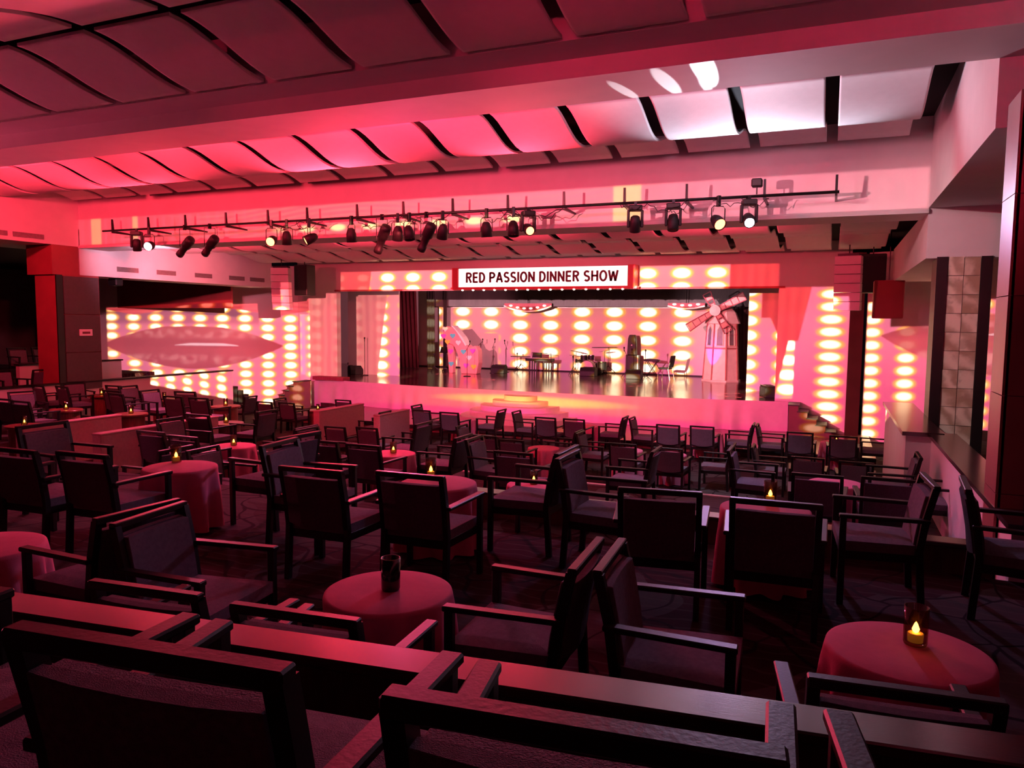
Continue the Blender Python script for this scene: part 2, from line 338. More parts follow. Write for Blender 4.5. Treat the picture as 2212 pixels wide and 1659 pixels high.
def mat_stone():
    m = mat('veined_stone', (.42, .33, .26), .35, .3, 1.5, .1, col2=(.26, .19, .14))
    t = m.node_tree; N.tree = t; b = t.nodes['Principled BSDF']
    tc = t.nodes.new('ShaderNodeTexCoord'); g = t.nodes.new('ShaderNodeObjectInfo')
    ad = t.nodes.new('ShaderNodeVectorMath'); ad.operation = 'ADD'; t.links.new(tc.outputs['Object'], ad.inputs[0])
    cb = t.nodes.new('ShaderNodeCombineXYZ'); r = N(g.outputs['Random'])*30.0; t.links.new(r.k, cb.inputs[0]); t.links.new(r.k, cb.inputs[2]); t.links.new(cb.outputs[0], ad.inputs[1])
    w_ = t.nodes.new('ShaderNodeTexWave'); w_.inputs['Scale'].default_value = 1.2; w_.inputs['Distortion'].default_value = 9; w_.inputs['Detail'].default_value = 4; w_.inputs['Detail Scale'].default_value = 1.4; w_.bands_direction = 'DIAGONAL'
    t.links.new(ad.outputs[0], w_.inputs[0])
    c = cmix((N(w_.outputs[1])*.6+N(g.outputs['Random'])*.4).step(.1, .9), (.42, .3, .2), (.8, .68, .54))
    c = cmix(noise(ad.outputs[0], 3.0, 5).step(.55, .62)*.5, c, (.36, .25, .18))
    t.links.new(c, b.inputs['Base Color']); return m
M['stone'] = mat_stone()
# ------------------------------------------------------------------ mesh helpers
def bx(bm, x0, x1, y0, y1, z0, z1):
    vs = [bm.verts.new((x, y, z)) for z in (z0, z1) for y in (y0, y1) for x in (x0, x1)]
    for f in ((0, 2, 3, 1), (4, 5, 7, 6), (0, 1, 5, 4), (2, 6, 7, 3), (0, 4, 6, 2), (1, 3, 7, 5)):
        bm.faces.new([vs[i] for i in f])
    return vs
def tube(bm, pts, r, seg=6, caps=True):
    rings = []
    n = len(pts); pts = [Vector(p) for p in pts]
    rr = r if isinstance(r, (list, tuple)) else [r]*n
    for i, p in enumerate(pts):
        d = (pts[min(i+1, n-1)]-pts[max(i-1, 0)]).normalized()
        a = d.orthogonal().normalized() if abs(d.z) > .9 else Vector((0, 0, 1)).cross(d).normalized()
        b = d.cross(a)
        rings.append([bm.verts.new(p+(a*math.cos(2*math.pi*k/seg)+b*math.sin(2*math.pi*k/seg))*rr[i]) for k in range(seg)])
    for i in range(n-1):
        for k in range(seg):
            bm.faces.new((rings[i][k], rings[i][(k+1) % seg], rings[i+1][(k+1) % seg], rings[i+1][k]))
    if caps:
        bm.faces.new(list(reversed(rings[0]))); bm.faces.new(rings[-1])
def lathe(bm, prof, seg=20, c=(0, 0, 0), sx=1, sy=1, rot=None):
    rings = []
    for r, z in prof:
        ring = []
        for k in range(seg):
            p = Vector((r*sx*math.cos(2*math.pi*k/seg), r*sy*math.sin(2*math.pi*k/seg), z))
            if rot: p = rot @ p
            ring.append(bm.verts.new(p+Vector(c)))
        rings.append(ring)
    for i in range(len(rings)-1):
        for k in range(seg):
            bm.faces.new((rings[i][k], rings[i][(k+1) % seg], rings[i+1][(k+1) % seg], rings[i+1][k]))
    if prof[0][0] > 1e-5: bm.faces.new(list(reversed(rings[0])))
    if prof[-1][0] > 1e-5: bm.faces.new(rings[-1])
def prism(bm, poly, a, b, axis='y'):
    """extrude a 2D outline (p,q) from a to b along axis: y -> (p,.,q), x -> (.,p,q), z -> (p,q,.)"""
    def P(p, q, t):
        return {'y': (p, t, q), 'x': (t, p, q), 'z': (p, q, t)}[axis]
    A = [bm.verts.new(P(p, q, a)) for p, q in poly]; B = [bm.verts.new(P(p, q, b)) for p, q in poly]
    n = len(poly); bm.faces.new(A); bm.faces.new(list(reversed(B)))
    for i in range(n): bm.faces.new((A[i], B[i], B[(i+1) % n], A[(i+1) % n]))
def mesh(bm, name, bevel=0, smooth=False, seg=1):
    if bevel: bmesh.ops.bevel(bm, geom=bm.edges[:], offset=bevel, segments=seg, affect='EDGES', profile=.5)
    bmesh.ops.recalc_face_normals(bm, faces=bm.faces)
    me = bpy.data.meshes.new(name); bm.to_mesh(me); bm.free()
    if smooth:
        for p in me.polygons: p.use_smooth = True
    return me
def ob(name, me, m=None, parent=None, loc=None, rz=0):
    o = bpy.data.objects.new(name, me); COL.objects.link(o)
    if m is not None and me is not None and not me.materials: me.materials.append(M[m] if isinstance(m, str) else m)
    if parent is not None: o.parent = parent
    if loc is not None: o.location = loc
    if rz: o.rotation_euler.z = rz
    return o
def tag(o, label, cat, group=None, kind=None):
    o['label'] = label; o['category'] = cat
    if group: o['group'] = group
    if kind: o['kind'] = kind
    return o
def thing(name, label, cat, loc, rz=0, group=None, kind=None):
    o = bpy.data.objects.new(name, None); COL.objects.link(o); o.location = loc; o.rotation_euler.z = rz; o.empty_display_size = .2
    return tag(o, label, cat, group, kind)
def box(name, x0, x1, y0, y1, z0, z1, m, parent=None, bevel=0, **k):
    """box mesh with its origin at the base centre (top-level) or at the parent's origin"""
    bm = bmesh.new()
    if parent is None:
        cx, cy = (x0+x1)/2, (y0+y1)/2
        bx(bm, x0-cx, x1-cx, y0-cy, y1-cy, 0, z1-z0); o = ob(name, mesh(bm, name, bevel), m, None, (cx, cy, z0))
    else:
        bx(bm, x0, x1, y0, y1, z0, z1); o = ob(name, mesh(bm, name, bevel), m, parent)
    return o
def struct(name, x0, x1, y0, y1, z0, z1, m, label, cat):
    return tag(box(name, x0, x1, y0, y1, z0, z1, m), label, cat, None, 'structure')
def copy_tree(o, parent=None):
    c = o.copy(); COL.objects.link(c); c.parent = parent
    for ch in list(o.children): copy_tree(ch, c)
    return c
# ================================================================== THE ROOM
struct('floor', -32, 9, 6, 34, ZP-.2, ZP, 'carpet', 'patterned dark carpet floor in front of the raised dance floor', 'floor')
struct('floor', -18.95, 1.6, -6, 11.7, ZP, Z2, 'carpet', 'dark carpeted tier between the middle wooden ledge and the lowest seats', 'floor')
struct('floor', -18.95, -12.85, 11.7, 14.0, ZP, Z2, 'carpet', 'dark carpeted tier beside the low wall under the side terrace', 'floor')
struct('floor', -18.95, 1.6, -6, 7.0, Z2, Z1, 'carpet', 'dark carpeted tier with round cloth tables below the long wooden ledge', 'floor')
def arc_y(X): return 2.36+.12*X
bm = bmesh.new(); prism(bm, [(-9, -6), (6, -6), (6, arc_y(6)-.1), (-9, arc_y(-9)-.1)], Z1, Z0, 'z')
tag(ob('floor', mesh(bm, 'floor'), 'carpet'), 'topmost dark carpeted tier behind the long wooden ledge', 'floor', None, 'structure')
# pale nosing on the tier edge
struct('trim_1', -10.7, 1.35, 11.66, 11.74, Z2, Z2+.02, 'paint', 'pale nosing strip along the edge of the middle carpeted tier', 'nosing')
# dance floor platform with dark nosing
df = struct('floor', -16.6, 1.1, 19.45, 23.6, ZP, ZD, 'dance', 'raised glossy red-lit dance floor in front of the stage', 'floor')
box('nosing', -8.85, 8.85, -2.13, -2.05, .1, .185, 'black', df)
# ceilings
struct('ceiling', -32, 9, -6, 15.2, 3.42, 3.6, 'void', 'black ceiling void above the wavy white panels', 'ceiling')
struct('ceiling', -20.5, 4, 15.2, 33, 2.36, 2.6, 'void', 'black ceiling void in front of the stage above the wavy panels', 'ceiling')
CEIL = [o for o in COL.objects if o.name.startswith('ceiling')]
# wavy acoustic panels, one object each
def wave_panel(L, W, A, name, phase=(0, 1.22)):
    bm = bmesh.new(); n = 18; rows = []
    for i in range(n+1):
        s = i/n; y = s*L; z = A*math.cos(2*math.pi*(phase[0]+(phase[1]-phase[0])*s))
        rows.append([bm.verts.new((x, y, z+dz)) for dz in (0, .035) for x in (-W/2, -W/2+.03, W/2-.03, W/2)])
    for i in range(n):
        a, b = rows[i], rows[i+1]
        for j in range(3):
            bm.faces.new((a[j], a[j+1], b[j+1], b[j])); bm.faces.new((a[4+j], b[4+j], b[5+j], a[5+j]))
        bm.faces.new((a[0], b[0], b[4], a[4])); bm.faces.new((a[3], a[7], b[7], b[3]))
    for r in (rows[0], rows[-1]): bm.faces.new((r[0], r[1], r[2], r[3], r[7], r[6], r[5], r[4]))
    me = mesh(bm, name, smooth=False); 
    for p in me.polygons: p.use_smooth = abs(p.normal.z) > .7
    return me
pm1 = wave_panel(1.38, 1.09, .13, 'panel_near', (0, .5)); pm1b = wave_panel(3.3, 1.09, .13, 'panel_near_long', (0, 1.0))
pm2 = wave_panel(3.3, 1.075, .15, 'panel_mid'); pm2b = wave_panel(1.75, 1.075, .15, 'panel_mid_short', (.45, 1.0))
pm3 = wave_panel(3.35, 1.075, .1, 'panel_far')
def panels(pm, xs, y, z, parent):
    for x in xs:
        o = ob('panel', pm, 'whitepanel', parent); o.location = Vector((x, y, z))-parent.location
PITCH = 1.247
xs2 = [-.70+PITCH*.93 - PITCH*k for k in range(16)]
xs2 = [.50-PITCH*k for k in range(16)]
panels(pm2, xs2, 10.75, 3.05, CEIL[0]); panels(pm2b, xs2, 8.92, 3.05, CEIL[0])
xs1 = [-.70+.36-PITCH*k+1.25 for k in range(13)]
xs1 = [-4.38+PITCH*(4-k) for k in range(12)]
panels(pm1, xs1, 5.88, 2.93, CEIL[0]); panels(pm1b, xs1, 2.44, 2.93, CEIL[0])
xs3 = [.62-PITCH*k for k in range(16)]
panels(pm3, xs3, 16.25, 2.08, CEIL[1]); panels(pm3, xs3, 19.75, 2.05, CEIL[1])
# beams and bulkheads
def beam(name, prof, x0, x1, m, label):
    bm = bmesh.new(); prism(bm, prof, x0, x1, 'x'); return tag(ob(name, mesh(bm, name), m), label, 'beam', None, 'structure')
beam('trim_2', [(7.34, 3.45), (7.34, 2.8), (7.86, 2.8), (7.86, 2.6), (YB1, 2.6), (YB1, 3.45)], -22, 4.5, 'paint', 'stepped pale beam across the ceiling nearest the topmost tier')
beam('trim_3', [(YB2, 3.45), (YB2, 1.93), (YB2-.05, 1.9), (YB2-.05, 1.84), (YB2+.9, 1.84), (YB2+.9, 3.45)], XL, XR, 'paint', 'deep pale beam carrying the projected picture strip behind the lighting bar')
struct('wall_right', XR, 4.2, YB1, YB2+.9, 1.93, 3.42, 'paint', 'pale boxed bulkhead above the stone column', 'bulkhead')
struct('wall_right', XR, 4.2, -6, 7.34, 1.93, 3.42, 'paint', 'pale boxed bulkhead over the topmost tier', 'bulkhead')
struct('wall_right', XR, 2.5, YB2+.02, 21.9, 1.1, 1.93, 'paint', 'lower pale bulkhead running from the stone column to the stage', 'bulkhead')
struct('wall_left', XL-2.2, XL, -6, YB2+.9, 1.88, 3.42, 'paint', 'pale boxed bulkhead over the dark side terrace', 'bulkhead')
lb = struct('wall_left', XL-1.0, XL, YB2-.02, 21.9, 1.12, 2.35, 'paint', 'lower pale bulkhead with a row of small air vents', 'bulkhead')
for px in (277, 360, 440, 512, 556):
    p = at(px, 590+px*.035, X=XL+.01)
    v = box('vent', -.004, .012, -.36, .36, -.07, .07, 'grill', lb); v.location = Vector((XL+.006, p.y, 1.36))-lb.location
    for k in range(3): box('slat', .012, .02, -.34, .34, -.05+k*.04, -.04+k*.04, 'dimwall', v)
ub = [o for o in COL.objects if o.name.startswith('wall_left')][0]
for px, py in ((62, 508), (-20, 501)):
    p = at(px, py, X=XL+.01); v = box('vent', -.004, .012, -.4, .4, -.06, .06, 'grill', ub); v.location = Vector((XL+.006, p.y, 2.04))-ub.location
# side soffits
struct('ceiling', -32, XL-1.0, -6, 24, 1.95, 2.05, 'void', 'dark soffit over the left side terrace', 'ceiling')
struct('ceiling', 2.5, 9, 7.3, 24, 1.9, 1.95, 'dimwall', 'dark soffit over the right side terrace', 'ceiling')
# outer walls
struct('wall_left', -32, -31.8, -6, 24, ZP, 2, 'dimwall', 'dark far wall of the left side terrace', 'wall')
struct('wall_right', 8.8, 9, -6, 24, ZP, 3.4, 'dimwall', 'dark far wall of the right side terrace', 'wall')
struct('wall_back', -32, 9, -6.2, -6, ZP, 3.5, 'dimwall', 'dark wall behind the topmost tier', 'wall')
def splay(name, W, z0, z1, th, label):
    d = (W[1]-W[0]); L = d.length; a = math.atan2(d.y, d.x)
    bm = bmesh.new(); bx(bm, 0, L, *((0, th) if W is WR else (-th, 0)), z0, z1)
    o = ob(name, mesh(bm, name), 'projwall', None, W[0], a); return tag(o, label, 'wall', None, 'structure')
wl = splay('wall_left', WL, ZP, 2.0, .2, 'angled side wall with projected lips beside the stage steps')
wr = splay('wall_right', WR, ZP, 2.0, .2, 'angled side wall with projected lips behind the stone column')
struct('wall_front', -18.95, -17.15, YPR, YPR+.25, ZP, 2.36, 'projwall', 'pale wall between the lips picture and the stage opening', 'wall')
struct('wall_front', -1.47, .46, YPR, YPR+.25, ZP, 2.36, 'projwall', 'pale wall between the stage opening and the dark pilaster', 'wall')
struct('wall_front', -17.15, -1.47, YPR, YPR+.25, 1.06, 2.36, 'projwall', 'header wall over the stage opening behind the marquee', 'wall')
struct('trim_4', .46, .82, YPR-.06, YPR+.3, ZP, 2.0, 'dimwall', 'dark brown pilaster beside the right stage steps', 'pilaster')
struct('trim_5', -17.2, -1.3, YPR-.06, YPR, 1.02, 1.08, 'wine', 'thin red moulding under the stage header', 'moulding')
# stage
def stage_y(X): return 22.42+.0125*(X+9.3)**2
bm = bmesh.new(); xs = [-17.9+i*(16.8/24) for i in range(25)]
prism(bm, [(x, stage_y(x)) for x in xs]+[(-1.1, 33), (-24, 33), (-24, 24.2), (-17.9, 24.2)], ZP, ZS, 'z')
tag(ob('floor', mesh(bm, 'stage'), 'stagefloor'), 'glossy dark stage floor with a bowed front edge', 'stage', None, 'structure')
struct('wall_front', -24, 1.0, YBK, YBK+.2, ZS, 2.36, 'projwall', 'white backdrop wall of the stage covered with projected lights', 'wall')
struct('wall_left', -24, -23.8, 24.2, YBK, ZS, 2.36, 'dimwall', 'dark wing wall at the left of the stage', 'wall')
struct('wall_right', -.9, -.7, YPR+.25, YBK, ZS, 2.36, 'dimwall', 'dark wing wall at the right of the stage', 'wall')
struct('baseboard_front', -23, -1, YBK-.03, YBK, ZS, ZS+.05, 'black', 'thin dark baseboard under the white backdrop', 'baseboard')
struct('floor', -18.0, -16.6, 23.0, 23.42, ZS, ZS+.13, 'curt_red', 'low dark plinth at the foot of the left stage wall', 'plinth')
# skirt cloth of the stage
bm = bmesh.new(); prev = None; n = 420
for i in range(n+1):
    x = -17.93+i*(16.85/n); f = .5+.5*math.sin(x*9.1+1.4*math.sin(x*2.3))
    amp = .04+.03*math.sin(x*1.7)
    row = []
    for k, z in enumerate((ZS+.005, ZS-.04, ZS-.35, ZS-.62, ZD+.004)):
        a = (0, .01, .6, 1, 1.25)[k]
        row.append(bm.verts.new((x+.01*a*math.sin(x*5), stage_y(x)-.012-amp*f*a*1.4-.006*k, z)))
    if prev:
        for k in range(4): bm.faces.new((prev[k], row[k], row[k+1], prev[k+1]))
    prev = row
sk = ob('stage_skirt', mesh(bm, 'stage_skirt', smooth=True), 'skirt'); tag(sk, 'pale pleated cloth skirt along the front of the stage', 'skirt')
# round tiered steps in front of the stage
st = thing('curved_steps', 'pink lit half-round tiered steps against the stage skirt', 'steps', (at(1112, 905, Z=ZD).x+.15, stage_y(-9)-.03, ZD))
for k, (rx, ry, h) in enumerate(((1.9, 1.75, .15), (1.62, 1.45, .31), (1.3, 1.1, .47), (.92, .78, .62), (.55, .5, .77))):
    bm = bmesh.new(); pts = []
    for i in range(25):
        a = math.pi+math.pi*i/24; pts.append((rx*math.copysign(abs(math.cos(a))**.7, math.cos(a)), ry*math.copysign(abs(math.sin(a))**.8, math.sin(a))))
    lo_ = 0 if k == 0 else (.15, .31, .47, .62)[k-1]
    prism(bm, pts, lo_, h, 'z'); ob('step', mesh(bm, 'step'), 'skirt', st)
# side steps
def side_steps(name, x0, sgn, y0, y1, n, z0, z1, run, label):
    t = thing(name, label, 'steps', (x0, (y0+y1)/2, z0))
    for k in range(n):
        zt = z1-(z1-z0)*k/(n)-.02; xa, xb = sgn*run*k, sgn*run*(k+1)
        box('riser', min(xa, xb), max(xa, xb), -(y1-y0)/2, (y1-y0)/2, 0, zt-z0-.03, 'dimwall', t)
        box('tread', min(xa, xb)-.03, max(xa, xb)+.03, -(y1-y0)/2-.03, (y1-y0)/2, zt-z0-.03, zt-z0, 'black', t)
    return t
side_steps('stage_steps', -1.02, 1, 22.5, 23.35, 6, ZP, ZS+.02, .245, 'dark steps climbing to the stage beside the dark pilaster')
side_steps('stage_steps', -17.97, -1, 22.1, 22.85, 6, ZP, ZS+.02, .2, 'dark steps climbing to the stage beside the lips picture')
# half-walls and terraces on the right
hw = struct('wall_right', XR, XR+.25, 7.0, 12.3, ZP, -1.62, 'paint', 'pale half-wall between the seats and the right side terrace', 'half-wall')
box('cap', -.17, .2, -2.75, 2.72, 1.73, 1.78, 'ledge', hw)
h2 = struct('wall_right', 1.07, XR+.1, 12.3, 16.7, ZP, -1.62, 'paint', 'pale half-wall past the stone column toward the stage', 'half-wall')
box('cap', -.27, .27, -2.28, 2.25, 1.73, 1.79, 'ledge', h2)
struct('floor', 1.65, 9, -6, 19, ZP, -2.3, 'carpet', 'dark carpeted right side terrace behind the half-wall', 'floor')
cr = thing('column', 'veined stone column with black side frames under the pale bulkhead', 'column', (1.92, 14.65, -2.3), kind='structure')
c0 = at(2040, 700, Y=14.3).x; c1 = at(2112, 700, Y=14.3).x
box('core', c0-1.92, c1-1.92, -.3, .3, 0, 3.45, 'dimwall', cr)
for s, a in ((0, c0-.16), (1, c1)): box('frame', a-1.92, a+.16-1.92, -.36, .3, 0, 3.42, 'marble_frame', cr)
hh = 3.42/11
for k in range(11):
    for j in range(2):
        wx = (c1-c0)/2; b = box('stone', c0-1.92+j*wx+.004, c0-1.92+(j+1)*wx-.004, -.33-.006*((k*2+j) % 3), -.3, k*hh+.004, (k+1)*hh-.004, 'stone', cr)
cn = thing('column', 'rose tiled column with dark back edge beside the right half-wall', 'column', (1.95, 7.75, -2.3), kind='structure')
ex = at(2180, 700, Y=7.5).x
box('core', ex-1.95+.02, ex-1.95+.75, -.22, .25, 0, 4.23, 'dimwall', cn)
for k in range(5): box('tile', ex-1.95, ex-1.95+.75, -.25, -.22, k*.85+.004, k*.85+.846, 'tile', cn); 
for k in range(5): box('tile', ex-1.95-.02, ex-1.95+.02, -.25, .25, k*.85+.004, k*.85+.846, 'tile', cn)
box('frame', ex-1.95+.19, ex-1.95+.75, -.3, -.24, 0, 4.23, 'marble_frame', cn)
# left side terrace
hl = struct('wall_left', XL-.2, XL, 5.0, 19.85, ZP, -1.82, 'paint', 'pale low wall in front of the left side terrace', 'half-wall')
box('cap', -.14, .14, -7.42, 7.42, 1.53, 1.57, 'wood', hl)
struct('floor', -32, XL-.2, -6, 19.85, ZP, -2.35, 'carpet', 'dark carpeted left side terrace', 'floor')
h3 = struct('wall_left', -21.15, -21.0, 13.9, 17.2, -2.35, -1.4, 'paint', 'short pale low wall of the upper left terrace', 'half-wall')
box('cap', -.12, .12, -1.68, 1.68, .95, .99, 'wood', h3)
struct('floor', -32, -21.15, 13.9, 18.6, -2.35, -1.85, 'carpet', 'upper carpeted level of the left terrace', 'floor')
cl = thing('column', 'red column with dark panelled face and small wall plate beside the lips picture', 'column', (XL-.4, 14.2, -2.35), kind='structure')
box('core', -.42, .38, -.62, .66, 0, 3.5, 'wine', cl); box('capital', -.6, .39, -.7, .06, 3.45, 4.25, 'wine', cl)
for k in range(3): box('panel', .38, .42, -.42, .62, .35+k*1.03, 1.36+k*1.03, 'darkpanel', cl)
box('frame', .37, .41, -.62, -.44, 0, 3.45, 'marble_frame', cl)
pl = box('wall_plate', .42, .44, -.02, .36, 1.82, 2.0, 'white', cl); box('inset', .44, .445, .06, .29, 1.875, 1.935, 'dimwall', pl)
tag(box('security_camera', XL-.6, XL-.25, 15.6, 15.85, .9, 1.125, 'black', bevel=.03), 'small black projector box mounted under the lower left bulkhead', 'projector')
struct('wall_left', -28, -20, 21.0, 21.1, .35, 1.95, 'wine', 'dark brown upper wall band above the projected lips on the left', 'wall')
# side terrace stairs on the left
def flight(x, y, z, n, label):
    t = thing('terrace_steps', label, 'steps', (x, y, z))
    for k in range(n): box('step', -.5, .5, k*.26, k*.26+.3, 0 if k == 0 else -.0, (n-k)*.16, 'black', t)
flight(-19.6, 20.0, ZP, 6, 'dark steps at the end of the left low wall')
# fabric partitions along the aisle
for i, (x, y0, y1, zb, zt, lab) in enumerate(((-12.78, 8.4, 10.35, Z2, -1.9, 'near rose fabric partition on the far side of the aisle'), (-10.95, 8.45, 11.0, Z2, -1.9, 'near rose fabric partition on the near side of the aisle'),
        (-12.72, 16.4, 18.5, ZP, -2.48, 'far rose fabric partition on the far side of the aisle'), (-10.8, 16.4, 17.9, ZP, -2.48, 'far rose fabric partition on the near side of the aisle'))):
    t = thing('partition', lab, 'partition', (x, (y0+y1)/2, zb)); h = (y1-y0)/2
    box('panel', -.1, .1, -h, h, 0, zt-zb-.03, 'partition', t, .01); box('top_strip', -.11, .11, -h-.01, h+.01, zt-zb-.03, zt-zb, 'partition', t, .008)
# wooden ledges between tiers
la = thing('ledge', 'long polished wooden ledge between the topmost tier and the cloth tables', 'ledge', (-1, arc_y(-1)-.085, Z1), math.atan(.12))
box('cap', -5.5, 3.8, -.085, .085, .87, .91, 'ledge', la, .006)
box('panel', -5.5, 3.8, -.05, .06, 0, .87, 'panelwood', la)
b2 = thing('ledge', 'shorter polished wooden ledge at the edge of the cloth table tier', 'ledge', (-1.3, 7.1, Z2))
box('cap', -2.6, 2.6, -.1, .1, .84, .88, 'ledge', b2, .006); box('panel', -2.6, 2.6, -.06, .06, 0, .84, 'panelwood', b2)
# ================================================================== CHAIRS
def chair_parts():
    P = []
    def rear(s):
        bm = bmesh.new(); pr = [(0, -.285), (.44, -.255), (.66, -.285), (.9, -.341)]; rings = []
        for z, y in pr:
            rings.append([bm.verts.new((s*.265+dx, y+dy, z)) for dx, dy in ((-.02, -.024), (.02, -.024), (.02, .024), (-.02, .024))])
        for i in range(3):
            for k in range(4): bm.faces.new((rings[i][k], rings[i][(k+1) % 4], rings[i+1][(k+1) % 4], rings[i+1][k]))
        bm.faces.new(rings[0]); bm.faces.new(rings[-1]); return mesh(bm, 'rear_leg')
    def front(s):
        bm = bmesh.new(); bx(bm, s*.318-.021, s*.318+.021, .235, .28, 0, .655); return mesh(bm, 'leg', .004)
    def arm(s):
        bm = bmesh.new(); prism(bm, [(s*.29-.03, -.31), (s*.29+.03, -.31), (s*.322+.03, .287), (s*.322-.03, .287)], .65, .678, 'z'); return mesh(bm, 'armrest', .006)
    for s in (-1, 1): P += [('rear_leg', rear(s), 'wood'), ('leg', front(s), 'wood'), ('armrest', arm(s), 'wood')]
    bm = bmesh.new(); bx(bm, -.285, .285, -.368, -.322, .882, .92); P.append(('top_rail', mesh(bm, 'top_rail', .005), 'wood'))
    bm = bmesh.new(); prism(bm, [(-.25, -.25), (.25, -.25), (.297, .25), (-.297, .25)], .335, .4, 'z'); P.append(('seat_frame', mesh(bm, 'seat_frame', .004), 'wood'))
    bm = bmesh.new(); n = 6; v = {}
    for i in range(n+1):
        for j in range(n+1):
            y = -.245+.525*j/n; x = (-.25+.5*i/n)*(1+.16*j/n); e = min(i, n-i, j, n-j)/3
            v[i, j] = bm.verts.new((x, y, .47+.022*min(1, e)**.5))
    for i in range(n):
        for j in range(n): bm.faces.new((v[i, j], v[i+1, j], v[i+1, j+1], v[i, j+1]))
    r = bmesh.ops.extrude_face_region(bm, geom=bm.faces[:]); vs = [g for g in r['geom'] if isinstance(g, bmesh.types.BMVert)]
    for q in vs: q.co.z = .4
    P.append(('seat', mesh(bm, 'seat', smooth=False), 'fab'))
    def slab(y0, y1, zz, inset):
        bm = bmesh.new(); rows = []
        for z in zz:
            t = (z-.44)/.48; yc = -.262-.085*max(0, t)**1.3
            drop = .0
            rows.append([bm.verts.new((x*(.238-inset), yc+(y0 if k < 5 else y1)+(.018*(1-x*x)*(-1) if k < 5 else .012*(x*x)), z-(.035*(1-x*x) if z < .5 else 0))) for k, x in enumerate((-1, -.5, 0, .5, 1, 1, .5, 0, -.5, -1))])
        for i in range(len(rows)-1):
            for k in range(10): bm.faces.new((rows[i][k], rows[i][(k+1) % 10], rows[i+1][(k+1) % 10], rows[i+1][k]))
        bm.faces.new(rows[0]); bm.faces.new(rows[-1]); return bm
    P.append(('backrest', mesh(slab(-.006, .036, (.47, .56, .68, .78, .835), 0), 'backrest', .004), 'fab'))
    P.append(('back_panel', mesh(slab(-.03, -.004, (.462, .56, .68, .78, .842), -.004), 'back_panel', .003), 'fabback'))
    return P
CH = chair_parts()
CHAIRS, TABLES, CANDLES = [], [], []
def chair(pos, rz, label, group=None, fixed=False): CHAIRS.append([Vector(pos), rz, label, fixed])
FZ = {0: Z0, 1: Z1, 2: Z2, 'p': ZP, 'lt': -2.35, 'lu': -1.85, 'rt': -2.3}
ANG = {'B': 0, 'L': math.pi/2, 'R': -math.pi/2}
FTXT = {'B': 'facing the stage', 'L': 'turned left', 'R': 'turned right'}
def seat_at(px, py, f, tier, where, jit=0, X=None):
    z = FZ[tier]; p = at(px, py, Z=z+.9)
    a = ANG[f]+math.radians(jit)
    if f == 'B' and tier in (0, 1): a += math.radians(3 if tier == 1 and py < 1150 else 6.5)
    off = Vector((math.sin(a)*-1, math.cos(a), 0))*.345
    pos = Vector((p.x, p.y, z))+off
    lab = 'dark armchair %s, %s' % (FTXT[f], where)
    return chair(pos, a, lab, None, (px, py) in {(177, 983), (885, 1028), (1425, 1063), (1675, 1088), (325, 1112), (1268, 1200)})
# topmost tier, behind the ledge
for X, Y in ((-1.80, .80), (-1.05, .88), (-.31, .95), (.44, 1.04)):
    a = math.radians(6.8); chair(Vector((X-math.sin(a)*.345, Y+math.cos(a)*.345, Z0)), a, 'dark armchair on the topmost tier', None, True)
WA = 'by the table with the unlit glass'
WB = 'by the table with the tallest candle'
WC = 'by the candle left of middle ledge'
WD = 'by the table against the long ledge'
WE = 'by the table behind chair backs'
WF = 'by the table behind the middle ledge'
for e in ((335, 1267, 'B', 1, WA), (653, 1317, 'B', 1, WA), (325, 1112, 'R', 1, WA, 6), (1268, 1200, 'L', 1, WA, 3),
          (1936, 1462, 'B', 1, WB), (1319, 1203, 'R', 1, WB, 3), (293, 1102, 'L', 1, WD, -4),
          (177, 983, 'B', 1, WC), (35, 974, 'B', 1, WC), (92, 918, 'R', 1, WC), (552, 957, 'L', 1, WC, -6),
          (693, 1018, 'B', 1, WE), (885, 1028, 'B', 1, WE), (600, 957, 'R', 1, WE, 5), (1180, 988, 'L', 1, WE),
          (1425, 1063, 'B', 1, WF, 6), (1675, 1088, 'B', 1, WF), (1208, 983, 'R', 1, WF), (2008, 1040, 'L', 1, WF, 4), (2085, 1047, 'R', 1, 'beside the rose tiled column', -4)):
    seat_at(*e)
W2a = 'middle tier beside the aisle'
W2b = 'middle of the middle tier'
W2c = 'middle tier below the middle ledge'
W2l = 'middle tier along the left wall'
for e in ((697, 954, 'B', 2, W2b), (792, 961, 'B', 2, W2b), (640, 925, 'L', 2, W2a), (668, 927, 'R', 2, W2b), (915, 915, 'L', 2, W2b), (993, 943, 'L', 2, W2b), (1024, 947, 'R', 2, W2b),
          (1107, 981, 'B', 2, W2b), (1418, 972, 'L', 2, W2c), (1578, 970, 'R', 2, W2c), (1766, 1025, 'B', 2, W2c), (1915, 1035, 'B', 2, W2c), (1985, 985, 'L', 2, W2c), (2108, 1014, 'L', 2, W2c),
          (325, 934, 'B', 2, W2a), (420, 940, 'B', 2, W2a), (366, 905, 'R', 2, W2a), (433, 896, 'B', 2, W2a), (572, 889, 'L', 2, W2a), (380, 970, 'L', 2, W2a), (438, 970, 'R', 2, W2a),
          (385, 857, 'B', 2, W2l), (424, 860, 'B', 2, W2l), (392, 847, 'B', 2, W2l, 12), (112, 833, 'B', 2, W2l, -10), (137, 835, 'B', 2, W2l, -10), (140, 828, 'R', 2, W2l, -20), (242, 834, 'B', 2, W2l), (250, 844, 'B', 2, W2l),
          (280, 849, 'B', 2, W2l, -8), (268, 835, 'R', 2, W2l), (300, 845, 'R', 2, W2l), (46, 847, 'R', 2, W2l, -15), (44, 868, 'B', 2, W2l), (12, 863, 'B', 2, W2l)):
    seat_at(*e)
Wp1 = 'front row by the dance floor'
Wp2 = 'second row of the lowest level'
Wp3 = 'lowest level left of the aisle'
